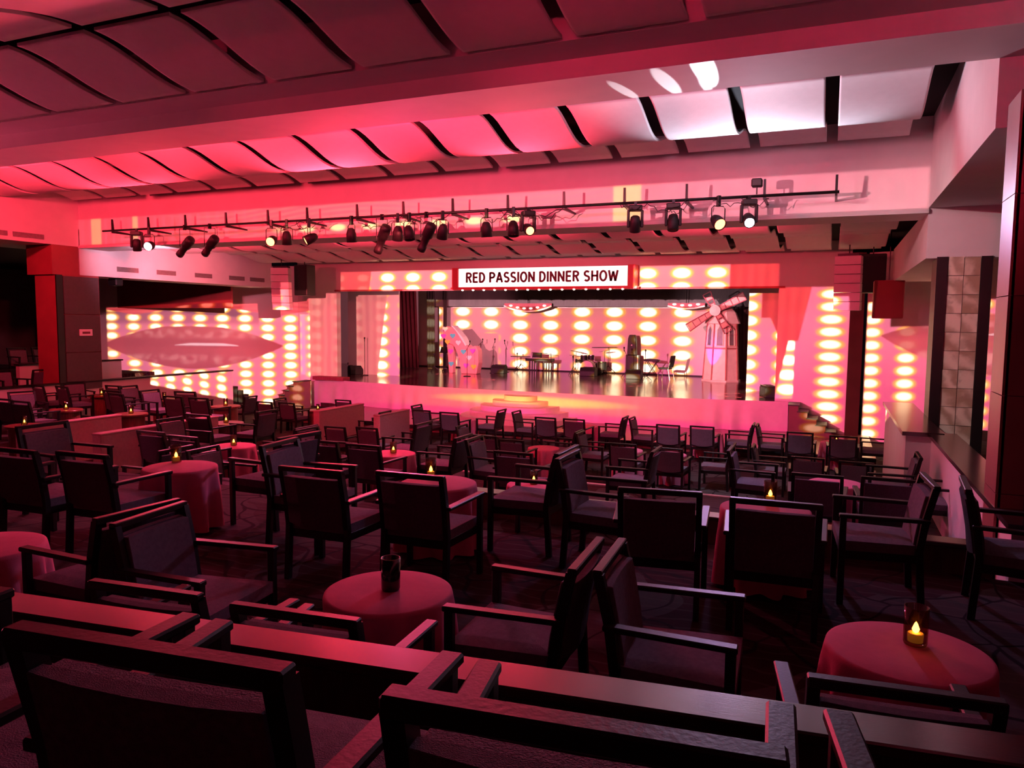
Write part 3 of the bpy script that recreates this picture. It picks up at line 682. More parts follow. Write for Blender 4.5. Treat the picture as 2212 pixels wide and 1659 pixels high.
for e in ((910, 887, 'B', 'p', Wp1), (970, 892, 'B', 'p', Wp1), (1178, 903, 'B', 'p', Wp1), (1241, 906, 'B', 'p', Wp1), (1443, 919, 'B', 'p', Wp1), (1517, 922, 'B', 'p', Wp1), (1739, 936, 'B', 'p', Wp1), (1822, 942, 'B', 'p', Wp1),
          (1082, 886, 'L', 'p', Wp1), (1115, 889, 'R', 'p', Wp1), (1340, 901, 'L', 'p', Wp1), (1365, 903, 'R', 'p', Wp1), (1617, 916, 'L', 'p', Wp1), (1634, 918, 'R', 'p', Wp1), (1925, 932, 'L', 'p', Wp1), (899, 876, 'R', 'p', Wp1), (832, 890, 'L', 'p', Wp1),
          (723, 923, 'B', 'p', Wp2), (792, 925, 'B', 'p', Wp2), (1050, 943, 'B', 'p', Wp2), (1110, 948, 'B', 'p', Wp2), (1353, 960, 'B', 'p', Wp2), (1447, 967, 'B', 'p', Wp2), (1745, 990, 'B', 'p', Wp2), (1850, 1000, 'B', 'p', Wp2),
          (1250, 935, 'L', 'p', Wp2), (1271, 936, 'R', 'p', Wp2), (997, 920, 'R', 'p', Wp2), (1585, 962, 'L', 'p', Wp2), (1627, 964, 'R', 'p', Wp2),
          (578, 868, 'B', 'p', Wp3), (632, 869, 'B', 'p', Wp3), (542, 857, 'L', 'p', Wp3), (740, 865, 'B', 'p', Wp3), (597, 862, 'R', 'p', Wp3)):
    seat_at(*e)
# terraces
for (px, py, f) in ((222, 737, 'R'), (248, 736, 'R'), (277, 735, 'R')):
    p = at(px, py, Z=-.95); k = -22.2/p.x if p.x < -22.2 else 1; p = Vector((-22.0, 14.6+(px-222)*.0138*1.0, 0)); p.y = 14.5+.72*((222, 248, 277).index(px))
    chair(Vector((p.x+.345, p.y, -1.85)), -math.pi/2, 'dark armchair on the upper left terrace', None, True)
for (px, f) in ((72, 'L'), (20, 'R')):
    p = at(px, 790, X=-19.9); chair(Vector((p.x, p.y, -2.35)), ANG[f], 'dark armchair behind the left low wall')
for i in range(5):
    p = at(18+i*24, 735, X=-24.5); chair(Vector((-25.0, 11.2+.78*i, -2.35)), ANG['R'], 'dark armchair deep in the left terrace')
for i, (x, y, a) in enumerate(((2.35, 9.2, .2), (2.45, 10.1, -.1), (2.6, 11.0, .3), (2.9, 12.1, 1.2), (3.5, 11.4, .1), (3.1, 9.7, -.3))):
    chair(Vector((x, y, -2.3)), a, 'dark armchair on the right terrace')
# ================================================================== TABLES AND CANDLES
def cloth_mesh(R, H, seed):
    rnd = random.Random(seed); bm = bmesh.new(); seg = 72; rings = []
    ph = rnd.random()*6
    for r, z, a in ((0, H, 0), (R*.5, H, 0), (R*.94, H, 0), (R*.985, H-.006, 0), (R, H-.025, 0), (R*1.0, H-.1, .015), (R*1.0, H-.25, .035), (R*1.01, .02, .06)):
        if r == 0: rings.append([bm.verts.new((0, 0, z))]); continue
        rings.append([bm.verts.new(((r+a*math.sin(9*t+ph+.8*math.sin(2*t)))*math.cos(t), (r+a*math.sin(9*t+ph+.8*math.sin(2*t)))*math.sin(t), z)) for t in (2*math.pi*k/seg for k in range(seg))])
    for k in range(seg): bm.faces.new((rings[0][0], rings[1][k], rings[1][(k+1) % seg]))
    for i in range(1, len(rings)-1):
        for k in range(seg): bm.faces.new((rings[i][k], rings[i+1][k], rings[i+1][(k+1) % seg], rings[i][(k+1) % seg]))
    return mesh(bm, 'tablecloth', smooth=True)
CM = cloth_mesh(.345, .612, 3)
bm = bmesh.new(); lathe(bm, [(.32, .575), (.33, .58), (.33, .6), (.32, .605)], 28); TTOP = mesh(bm, 'tabletop')
bm = bmesh.new(); lathe(bm, [(.2, 0), (.2, .015), (.04, .03), (.035, .3), (.035, .575)], 16); TPED = mesh(bm, 'pedestal')
bm = bmesh.new(); lathe(bm, [(.29, .0), (.29, .02), (.27, .03), (.27, .56), (.3, .57)], 28); WDRUM = mesh(bm, 'drum')
bm = bmesh.new(); lathe(bm, [(.33, .57), (.335, .575), (.335, .605), (.33, .612)], 28); WTOP = mesh(bm, 'wood_top')
def table(pos, label, cloth=True, group=None):
    if cloth:
        t = thing('round_table', 'round pedestal table under the cloth, ' + label, 'table', pos, 0, group)
        ob('tabletop', TTOP, 'tabwood', t); ob('pedestal', TPED, 'blackmetal', t)
        c = ob('tablecloth', CM, 'cloth', None, pos, random.random()*6); tag(c, 'rose tablecloth draped on the round table ' + label, 'tablecloth', group and group+' cloths')
    else:
        t = thing('drum_table', 'small round mahogany drum table ' + label, 'table', pos, 0, group)
        ob('drum', WDRUM, 'tabwood', t); ob('tabletop', WTOP, 'tabwood', t)
    return t
def candle_meshes():
    out = {}
    bm = bmesh.new(); lathe(bm, [(.0, 0), (.046, 0), (.05, .01), (.052, .175), (.048, .175), (.045, .015), (0, .012)], 24); out['glass'] = mesh(bm, 'glass', smooth=True)
    bm = bmesh.new(); lathe(bm, [(.032, .013), (.034, .05), (.03, .053), (0, .05)], 16); out['wax'] = mesh(bm, 'wax', smooth=True)
    bm = bmesh.new(); lathe(bm, [(0, .05), (.012, .058), (.016, .07), (.007, .095), (0, .105)], 10); out['flame'] = mesh(bm, 'flame', smooth=True)
    return out
CD = candle_meshes(); CDB = {'glass': CD['glass'].copy()}
def candle(pos, label, lit=True, big=1.0, group=None):
    t = thing('candle_glass', label, 'candle', pos, 0, group); t.scale = (big, big, big)
    if lit:
        ob('glass', CD['glass'], 'glass', t); ob('candle', CD['wax'], 'wax', t); ob('flame', CD['flame'], 'flame', t)
    else: ob('glass', CDB['glass'], 'glass_black', t)
def table_px(px, py, tier, label, lit=True, cloth=True, gx=None, gy=None, group=None):
    z = FZ[tier]+.615; p = at(px, py, Z=z); g = at(gx if gx else px, gy if gy else py, Z=z); d = g-p
    if d.length > .25: d = d.normalized()*.25
    TABLES.append([Vector((p.x, p.y, FZ[tier])), label, cloth, lit, d])
table_px(831, 1298, 1, 'past the long ledge, candle out', False, True, 836, 1296)
table_px(1992, 1462, 1, 'just past the right end of the long ledge', True, True, 2008, 1446)
table_px(330, 1042, 1, 'behind the armchairs left of the middle ledge', True, True, 318, 1024)
table_px(52, 1200, 1, 'against the long ledge cut by the frame', False, True, 0, 1185)
table_px(915, 1082, 1, 'hidden behind two armchair backs', True, True, 893, 1062)
table_px(1620, 1118, 1, 'right behind the middle ledge', True, True, 1632, 1104)
GL = 'small tables on the middle tier'
for px, py, lab, cl_ in ((508, 968, 'before the aisle partitions', True), (487, 914, 'past the near partitions', False), (835, 985, 'in the middle of the middle tier', True), (1155, 1040, 'below the middle ledge', True)):
    table_px(px, py, 2, lab, True, cl_)
for px, py in ((283, 893), (130, 885), (53, 918), (332, 864), (212, 854), (470, 878)):
    table_px(px, py, 2, 'by the left wall', True, False, None, None, 'drum tables left of the aisle')
table_px(658, 890, 'p', 'near the left stage steps', True, False)
table_px(1778, 957, 'p', 'at the right end of the front row', True, True)
for px, py in ((1010, 905), (1288, 922), (1562, 938)): table_px(px, py, 'p', 'in the front row', None, True, None, None, 'front row cloth tables')
for px, py in ((1172, 968), (1420, 985), (1300, 968)): table_px(px, py, 'p', 'in the second row', None, True, None, None, 'second row cloth tables')
table_px(1812, 1052, 2, 'by the right half-wall', None, True)
# nudge seats and tables apart until nothing interpenetrates
def corners(c):
    a = c[1]; cx, sx = math.cos(a), math.sin(a); return [Vector((c[0].x+x*cx-y*sx, c[0].y+x*sx+y*cx)) for x, y in ((-.333, -.385), (.333, -.385), (.36, .297), (-.36, .297))]
def sat(A, B):
    best = None
    for P in (A, B):
        for i in range(4):
            e = P[(i+1) % 4]-P[i]; n = Vector((-e.y, e.x)).normalized()
            a = [p.dot(n) for p in A]; b = [p.dot(n) for p in B]; o = min(max(a), max(b))-max(min(a), min(b))
            if o <= 0: return None
            if best is None or o < best[0]:
                s = 1 if sum(a) > sum(b) else -1; best = (o, n*s)
    return best
for it in range(400):
    moved = False
    for i, a in enumerate(CHAIRS):
        for b in CHAIRS[i+1:]:
            if abs(a[0].z-b[0].z) > .4 or (a[0]-b[0]).length > 1.1: continue
            r = sat(corners(a), corners(b))
            if r:
                m = r[1].to_3d()*(r[0]+.004); moved = True
                if a[3] and b[3]: continue
                if a[3]: b[0] -= m
                elif b[3]: a[0] += m
                else: a[0] += m*.5; b[0] -= m*.5
        for t in TABLES:
            if abs(a[0].z-t[0].z) > .4 or (a[0]-t[0]).length > 1.1: continue
            q = t[0]-a[0]; ca, sa = math.cos(-a[1]), math.sin(-a[1]); lx, ly = q.x*ca-q.y*sa, q.x*sa+q.y*ca
            cx, cy = max(-.355, min(.355, lx)), max(-.385, min(.295, ly)); dx, dy = lx-cx, ly-cy; L = math.hypot(dx, dy)
            if L < .42:
                if L < 1e-4: dx, dy, L = 0, .3, .3
                k = (.424-L)/L; wx, wy = dx*k, dy*k; wv_ = Vector((wx*math.cos(a[1])-wy*math.sin(a[1]), wx*math.sin(a[1])+wy*math.cos(a[1]), 0))
                f = .3 if it < 250 else 0; t[0] += wv_*(1-f); a[0] -= wv_*f*(0 if a[3] else 1); moved = True
    for c in CHAIRS:                                        # stay on the right side of walls and ledges
        if c[3]: continue
        if c[0].z in (Z1, Z2) or abs(c[0].z-ZP) < .01: c[0].x = max(-18.45, min(1.0 if c[0].y > 11.9 or c[0].z == Z2 else 1.15, c[0].x))
        if c[0].z == Z1 and abs(c[1]) < .3: c[0].y = max(c[0].y, arc_y(c[0].x)+.40)
        if c[0].z == Z1: c[0].y = min(c[0].y, 6.55)
        if c[0].z == Z2: c[0].y = max(7.62, min(c[0].y, 13.6 if c[0].x < -13.2 else 11.3))
        if abs(c[0].z-ZP) < .01: c[0].y = max(12.1, min(c[0].y, 19.1))
    if not moved: break
ORD = 'first second third fourth fifth sixth seventh eighth ninth tenth eleventh twelfth thirteenth fourteenth fifteenth sixteenth'.split()
def ordinals(items, ref, word):
    """items: (sort key, base label) -> full labels, counted from something one can find"""
    out = {}
    by = {}
    for i, (k, lab) in enumerate(items): by.setdefault(lab, []).append((k, i))
    for lab, l in by.items():
        l.sort(reverse=True)
        for n, (k, i) in enumerate(l): out[i] = lab if len(l) == 1 else lab+', '+ORD[n]+' '+ref
    return out
labs = ordinals([(c[0].x, c[2]) for c in CHAIRS], 'from half-wall', '')
for i, c in enumerate(CHAIRS):
    t = thing('armchair', labs[i], 'chair', c[0], c[1], c[2])
    for nm, me, m in CH: ob(nm, me, m, t)
labs = ordinals([(c[0].x, c[1]) for c in TABLES], 'from half-wall', '')
for i, c in enumerate(TABLES):
    p = c[0]
    if c[2]:
        t = thing('round_table', 'round table under its cloth, '+labs[i], 'table', p, 0, 'cloth covered tables')
        ob('tabletop', TTOP, 'tabwood', t); ob('pedestal', TPED, 'blackmetal', t)
        tag(ob('tablecloth', CM, 'cloth', None, p, random.random()*6), 'rose tablecloth on table '+labs[i], 'tablecloth', 'rose tablecloths')
    else:
        t = thing('drum_table', 'mahogany drum table '+labs[i], 'table', p, 0, 'mahogany drum tables')
        ob('drum', WDRUM, 'tabwood', t); ob('tabletop', WTOP, 'tabwood', t)
    if c[3] is not None: candle(p+c[4]+Vector((0, 0, .613)), ('lit candle glass on table ' if c[3] else 'unlit black glass on table ')+labs[i], c[3], 1.0, 'candle glasses')
# ================================================================== LIGHTING BAR
YBAR = 13.6
def bar_z(x): return 2.18
bl, br = at(222, 494, Y=YBAR).x, at(1806, 415, Y=YBAR).x
bar = thing('lighting_bar', 'long black lighting bar on brackets in front of the deep beam', 'lighting bar', (0, YBAR, 2.16))
bm = bmesh.new(); tube(bm, [(bl, 0, 0), (br+.05, 0, 0)], .026, 8); ob('pipe', mesh(bm, 'pipe', smooth=True), 'blackmetal', bar)
bm = bmesh.new(); prism(bm, [(0, -.06), (.7, -.06), (.7, -.03), (.06, 0), (.03, .28), (0, .28)], -.02, .02, 'x'); BRK = mesh(bm, 'bracket')
for px in (240, 318, 398, 486, 577, 662, 770, 870, 977, 1096, 1217, 1348, 1482, 1650, 1805):
    o = ob('bracket', BRK, 'blackmetal', bar); o.location = (at(px, 450, Y=YBAR).x, 0, 0)
def cable(x0, x1, sag, k):
    bm = bmesh.new(); pts = [(x0+(x1-x0)*i/10, -.03-.15*math.sin(math.pi*i/10)+.02*math.sin(i*1.7+k), -.03-sag*math.sin(math.pi*i/10)+.03*math.sin(i*2.3+k)) for i in range(11)]
    tube(bm, pts, .007, 4); ob('cable', mesh(bm, 'cable'), 'black', bar)
for k, (a, b) in enumerate(((575, 660), (640, 700), (770, 870), (850, 930), (900, 975), (1040, 1100), (1080, 1150), (1110, 1217), (1150, 1217), (1340, 1400), (1400, 1482), (1440, 1490), (1540, 1620), (1600, 1660))):
    cable(at(a, 460, Y=YBAR).x, at(b, 460, Y=YBAR).x, .12+.05*(k % 3), k)
def par_meshes():
    bm = bmesh.new(); lathe(bm, [(.045, .2), (.075, .17), (.105, .08), (.11, -.1), (.1, -.1), (.1, .02)], 18); body = mesh(bm, 'housing', smooth=True)
    bm = bmesh.new(); lathe(bm, [(0, -.07), (.1, -.075), (.1, -.06), (0, -.06)], 18); lens = mesh(bm, 'lens')
    bm = bmesh.new(); tube(bm, [(-.125, 0, 0), (-.125, 0, .24), (-.09, 0, .28), (.09, 0, .28), (.125, 0, .24), (.125, 0, 0)], .009, 6); yoke = mesh(bm, 'yoke')
    bm = bmesh.new(); bx(bm, -.03, .03, -.035, .035, .27, .46); clamp = mesh(bm, 'clamp', .006)
    return body, lens, yoke, clamp
PARM = par_meshes()
lensm = {k: PARM[1].copy() for k in ('lens_off', 'lens_red', 'lens_amber', 'lens_pink', 'lens_white')}
def par(px, tilt, pan, lens, label, group):
    x = at(px, 460, Y=YBAR).x
    t = thing('par_light', label, 'spotlight', (x, YBAR-.02, 2.16-.42), math.radians(pan), group)
    q = Matrix.Rotation(math.radians(tilt), 4, 'X')
    for nm, me, m in (('housing', PARM[0], 'black'), ('lens', lensm[lens], lens)):
        o = ob(nm, me, m, t); o.rotation_euler.x = math.radians(tilt)
    ob('yoke', PARM[2], 'blackmetal', t); ob('clamp', PARM[3], 'blackmetal', t)
gp = 'unlit par cans hanging from the lighting bar'
for px, ti, pan in ((620, 12, 30), (760, 5, -20), (860, 20, 40), (885, -15, 60), (957, 25, 45), (1052, 8, 0), (1110, -12, 30)):
    par(px, ti, pan, 'lens_off', 'unlit black par can, %s along the bar from the glaring moving head' % dict(((1110, 'first'), (1052, 'second'), (957, 'third'), (885, 'fourth'), (860, 'fifth'), (760, 'sixth'), (620, 'seventh')))[px], gp)
par(322, -75, 25, 'lens_pink', 'par can glowing pink at the left end of the lighting bar', None)
par(587, -70, 20, 'lens_red', 'par can glowing red hanging left of the unlit cans', None)
par(668, 62, 140, 'lens_amber', 'par can glowing amber hanging among the unlit cans', None)
par(1552, -60, 35, 'lens_red', 'tilted par can glowing orange red beside the white moving head', None)
def profile_meshes():
    bm = bmesh.new(); lathe(bm, [(.06, .4), (.1, .38), (.115, .3), (.115, .05), (.085, .02), (.075, -.25), (.09, -.26), (.09, -.38), (.075, -.38)], 14); return mesh(bm, 'housing', smooth=True)
PROF = profile_meshes()
bm = bmesh.new(); tube(bm, [(-.13, 0, 0), (-.13, 0, .42), (.13, 0, .42), (.13, 0, 0)], .01, 6); PYOKE = mesh(bm, 'yoke')
for i, (px, ti, pan) in enumerate(((398, 58, 75), (452, 58, 70), (825, 38, 62), (921, 42, 60))):
    x = at(px, 460, Y=YBAR).x; t = thing('profile_spotlight', 'long black profile spotlight, %s along the bar from the glaring moving head' % ('fourth', 'third', 'second', 'first')[i], 'spotlight', (x, YBAR, 1.68), math.radians(pan), 'profile spotlights on the lighting bar')
    o = ob('housing', PROF, 'black', t); o.rotation_euler.x = math.radians(ti); o.scale = (1, 1, .85)
    ob('yoke', PYOKE, 'blackmetal', t); box('clamp', -.03, .03, -.03, .03, .4, .52, 'blackmetal', t)
def moving_head(px, lens, tilt, pan, label):
    x = at(px, 460, Y=YBAR).x; t = thing('moving_head_light', label, 'spotlight', (x, YBAR-.02, 1.76), math.radians(pan)); t.scale = (.82, .82, .82)
    box('base', -.15, .15, -.13, .13, .3, .42, 'black', t, .02); box('clamp', -.03, .03, -.03, .03, .42, .5, 'blackmetal', t)
    for s in (-1, 1): box('yoke_arm', s*.15-.03, s*.15+.03, -.06, .06, -.06, .32, 'black', t, .015)
    bm = bmesh.new(); lathe(bm, [(.06, .2), (.1, .17), (.125, .05), (.12, -.16), (.1, -.17), (.1, -.14)], 18)
    h = ob('head', mesh(bm, 'head', smooth=True), 'black', t); h.rotation_euler.x = math.radians(tilt)
    bm = bmesh.new(); lathe(bm, [(0, -.165), (.095, -.165), (.095, -.15), (0, -.15)], 18); ob('lens', mesh(bm, 'lens'), lens, h)
moving_head(295, 'lens_off', 10, 30, 'dark moving head at the far left of the lighting bar')
moving_head(1142, 'lens_red', -70, 40, 'moving head with a small red glow beside the last unlit par can')
moving_head(1373, 'lens_off', 20, 15, 'first dark moving head right of the empty stretch of the bar')
moving_head(1455, 'lens_off', -15, 10, 'second dark moving head hanging next to the tilted orange can')
moving_head(1618, 'lens_white', -62, 14, 'moving head glaring bluish white near the right end of the bar')
x = at(1633, 460, Y=YBAR).x
t = thing('small_floodlight', 'small black floodlight standing up on the lighting bar', 'spotlight', (x, YBAR, 2.19))
bm = bmesh.new(); tube(bm, [(0, 0, 0), (0, 0, .14)], .012, 6); ob('stem', mesh(bm, 'stem'), 'blackmetal', t); box('housing', -.09, .09, -.08, .08, .12, .26, 'black', t, .02)
# ================================================================== LINE ARRAYS
def line_array(px, ytop, ybot, y, n, w, label, turn):
    p = at(px, ytop, Y=y); q = at(px, ybot, Y=y); H = p.z-q.z; h = H/n
    t = thing('line_array_speaker', label, 'speaker', (p.x, y, q.z), turn)
    for k in range(n):
        a = math.radians(-2+k*-3.2 if 0 else (n-1-k)*-2.6)
        bm = bmesh.new(); prism(bm, [(-w/2, 0), (w/2, 0), (w/2, .3), (w*.3, .42), (-w*.3, .42), (-w/2, .3)], .006, h-.006, 'z')
        for v in bm.verts: v.co.y -= .16*((n-1-k)/n)**2*-1
        o = ob('speaker_box', mesh(bm, 'speaker_box', .01), 'speaker_white', t); o.location = (0, 0, (k)*h); o.rotation_euler.x = math.radians(4*(n-1-k)/n)
    box('rigging_frame', -w*.4, w*.4, .05, .35, H, H+.06, 'blackmetal', t)
    bm = bmesh.new(); tube(bm, [(0, .2, H), (0, .2, H+.6)], .015, 6); ob('hanging_cable', mesh(bm, 'hanging_cable'), 'blackmetal', t)
line_array(603, 578, 670, 20.6, 6, .62, 'white curved line array speaker hanging before the lips picture on the left', math.radians(18))
line_array(1832, 552, 672, 20.6, 6, .62, 'white curved line array speaker hanging before the dark pilaster', math.radians(-10))
for px, y0, y1, w_, yy, m, lab in ((648, 572, 638, .55, 21.4, 'black', 'black bass speaker hanging behind the left line array'), (1888, 548, 632, .62, 21.9, 'black', 'black bass speaker hanging beside the right line array'), (1922, 605, 688, .7, 21.3, 'wine', 'dark red cabinet hanging between the bass speaker and the stone column')):
    p = at(px, y0, Y=yy); q = at(px, y1, Y=yy)
    t = thing('hanging_speaker', lab, 'speaker', (p.x, yy, q.z)); box('cabinet', -w_/2, w_/2, 0, .5, 0, p.z-q.z, m, t, .02); box('grille', -w_/2+.04, w_/2-.04, -.012, 0, .04, p.z-q.z-.04, m, t)
    bm = bmesh.new(); tube(bm, [(0, .25, p.z-q.z), (0, .25, 2.37-q.z)], .014, 6); ob('hanging_cable', mesh(bm, 'hanging_cable'), 'blackmetal', t)
# ================================================================== MARQUEE
sx0, sx1 = at(988, 600, Y=22.9).x, at(1354, 600, Y=22.9).x; sm = (sx0+sx1)/2; hw_ = (sx1-sx0)/2
mq = thing('marquee_sign', 'lit white marquee sign reading RED PASSION DINNER SHOW above the stage', 'sign', (sm, 23.1, 1.03))
box('sign_box', -hw_-.3, hw_+.3, -.12, .3, 0, .08, 'marqred', mq); box('backing', -hw_, hw_, -.08, .3, .08, .72, 'wine', mq)
for k in range(7): box('face_panel', -hw_+k*2*hw_/7+.008, -hw_+(k+1)*2*hw_/7-.008, -.12, -.08, .09, .71, 'sign', mq)
for s in (-1, 1): box('side_post', s*(hw_+.13)-.11, s*(hw_+.13)+.11, -.14, .3, .06, .74, 'marqred', mq)
def arc(cx, cy, rx, ry, a0, a1, n=8): return [(cx+rx*math.cos(math.radians(a0+(a1-a0)*i/n)), cy+ry*math.sin(math.radians(a0+(a1-a0)*i/n))) for i in range(n+1)]
GL_ = {'R': (.62, [[(.08, 0), (.08, 1)], [(.08, .95), (.3, .95)]+arc(.3, .74, .24, .21, 90, -90)+[(.08, .53)], [(.3, .53), (.55, 0)]]),
       'E': (.55, [[(.08, 0), (.08, 1)], [(.08, .95), (.52, .95)], [(.08, .52), (.47, .52)], [(.08, .05), (.52, .05)]]),
       'D': (.64, [[(.08, 0), (.08, 1)], [(.08, .95), (.24, .95)]+arc(.24, .5, .32, .45, 90, -90, 12)+[(.08, .05)]]),
       'P': (.6, [[(.08, 0), (.08, 1)], [(.08, .95), (.3, .95)]+arc(.3, .71, .24, .24, 90, -90)+[(.08, .47)]]),
       'A': (.68, [[(.05, 0), (.34, 1)], [(.34, 1), (.63, 0)], [(.15, .3), (.53, .3)]]),
       'S': (.58, [arc(.29, .73, .22, .22, 35, 270, 12)+arc(.29, .27, .22, .22, 90, -145, 12)]),
       'I': (.16, [[(.08, 0), (.08, 1)]]),
       'O': (.7, [arc(.35, .5, .29, .45, 0, 360, 22)]),
       'N': (.66, [[(.08, 0), (.08, 1)], [(.08, .95), (.58, .05)], [(.58, 0), (.58, 1)]]),
       'H': (.66, [[(.08, 0), (.08, 1)], [(.58, 0), (.58, 1)], [(.08, .52), (.58, .52)]]),
       'W': (.92, [[(.05, 1), (.25, 0)], [(.25, 0), (.46, .9)], [(.46, .9), (.67, 0)], [(.67, 0), (.87, 1)]])}
LET = {}
for ch, (wd, strokes) in GL_.items():
    bm = bmesh.new(); th = .098
    for st_ in strokes:
        for p, q in zip(st_[:-1], st_[1:]):
            d = Vector((q[0]-p[0], q[1]-p[1])); d.normalize(); n = Vector((-d.y, d.x))*th; e = d*.012
            pts = [Vector(p)-e+n, Vector(p)-e-n, Vector(q)+e-n, Vector(q)+e+n]; prism(bm, [(v.x, v.y) for v in pts], -.02, 0, 'y')
    LET[ch] = (mesh(bm, 'letter'), wd)
xs_ = []; xc = 0.0
for ch in 'RED PASSION DINNER SHOW':
    if ch == ' ': xc += .34; continue
    xs_.append((ch, xc)); xc += LET[ch][1]+.14
k_ = 5.3/(xc-.14)
for ch, x in xs_:
    o = ob('letter', LET[ch][0], 'letters', mq); o.scale = (k_, 1, .33); o.location = (-2.65+x*k_, -.121, .24)
bm = bmesh.new(); lathe(bm, [(0, -.035), (.035, -.02), (.045, 0), (.03, .02), (0, .025)], 10); BULB = mesh(bm, 'bulb', smooth=True)
for k in range(15): o = ob('bulb', BULB, 'bulb', mq); o.location = (-hw_+.15+k*(2*hw_-.3)/14, -.1, -.01)
# ================================================================== STAGE DRAPES AND FLATS
def curtain(name, px0, px1, y, ztop, m, label, waves, lean=0, bot=None):
    a = at(px0, 715, Y=y).x; b = at(px1, 715, Y=y).x; n = 90; bm = bmesh.new(); prev = None
    for i in range(n+1):
        s = i/n; row = []
        for z in (ZS+.01, -1.2, 0, ztop):
            h = (z-ZS)/(ztop-ZS); x = a+(b-a)*s-lean*h; row.append(bm.verts.new((x, y+.06*math.sin(s*waves*2*math.pi+h*.6), z)))
        if prev:
            for k in range(3): bm.faces.new((prev[k], row[k], row[k+1], prev[k+1]))
        prev = row
    r = bmesh.ops.solidify(bm, geom=bm.faces[:], thickness=.02)
    return tag(ob(name, mesh(bm, name, smooth=True), m), label, 'curtain')
curtain('stage_curtain', 864, 905, 30.9, 1.5, 'curt_red', 'maroon velvet curtain beside the high-heel sculpture', 5, .18)
curtain('stage_curtain', 923, 940, 31.2, 1.5, 'curt_grey', 'narrow grey curtain behind the music stand', 3, .05)
curtain('stage_curtain', 957, 965, 31.4, 1.5, 'curt_grey', 'thin dark curtain leg left of the high-heel sculpture', 2)
curtain('stage_curtain', 1572, 1624, 31.8, 1.5, 'curt_grey', 'grey curtain behind the windmill', 6, .1)
for px0, px1, y, lab in ((752, 862, 26.3, 'pale scenery flat at the left of the stage'), (1616, 1694, 26.4, 'pale scenery flat at the right of the stage')):
    a = at(px0, 715, Y=y).x; b = at(px1, 715, Y=y).x
    t = thing('scenery_flat', lab, 'scenery', ((a+b)/2, y, ZS)); box('face', -(b-a)/2, (b-a)/2, 0, .05, .0, 3.9, 'projwall', t); box('brace', -.05, .05, .05, .5, 0, 3.4, 'tabwood', t)
t = thing('border_curtain', 'grey border curtain hanging across the top of the stage', 'curtain', (-9.4, 31.5, .64))
bm = bmesh.new(); prev = None
for i in range(241):
    x = -8.3+i*16.6/240; row = [bm.verts.new((x, .03*math.sin(x*7), z)) for z in (0, 1.4)]
    if prev: bm.faces.new((prev[0], row[0], row[1], prev[1]))
    prev = row
bmesh.ops.solidify(bm, geom=bm.faces[:], thickness=.02); ob('cloth', mesh(bm, 'cloth', smooth=True), 'border_grey', t)
bm = bmesh.new(); tube(bm, [(-8.3, 0, 1.42), (8.3, 0, 1.42)], .03, 6); ob('batten', mesh(bm, 'batten'), 'blackmetal', t)
for x in (-6, 0, 6):
    bm = bmesh.new(); tube(bm, [(x, 0, 1.4), (x, 0, 1.74)], .012, 6); ob('hanging_cable', mesh(bm, 'hanging_cable'), 'blackmetal', t)
def scallop(px0, px1, py0, py1, y, nb, label):
    a = at(px0, py0, Y=y); b = at(px1, py0, Y=y); d = a.z-at((px0+px1)/2, py1, Y=y).z; w_ = b.x-a.x
    t = thing('scalloped_light_sign', label, 'sign', ((a.x+b.x)/2, y, a.z-d))
    bm = bmesh.new(); n = 24; outer = [(-w_/2+w_*i/n, d*(2*i/n-1)**2) for i in range(n+1)]; prism(bm, outer+[(w_/2, d+.12), (-w_/2, d+.12)], -.04, .04, 'y'); ob('board', mesh(bm, 'board'), 'curt_red', t)
    bm = bmesh.new(); tube(bm, [(0, 0, d+.1), (0, 0, 2.38-(a.z-d))], .014, 6); ob('hanging_cable', mesh(bm, 'hanging_cable'), 'blackmetal', t)
    bm = bmesh.new(); tube(bm, [(p, -.05, q) for p, q in outer], .035, 6); ob('rim', mesh(bm, 'rim'), 'white', t)
    for i in range(nb):
        s = (i+.5)/nb*2-1; o = ob('bulb', BULB, 'bulb', t); o.location = (s*w_/2*.85, -.06, d*(s*.85)**2+.14); o.scale = (1.8, 1.4, 1.4)
scallop(1090, 1192, 661, 673, 31.2, 6, 'scalloped light sign with bulbs hanging over the keyboard')
scallop(1443, 1523, 661, 667, 31.2, 4, 'scalloped light sign with bulbs hanging beside the windmill')
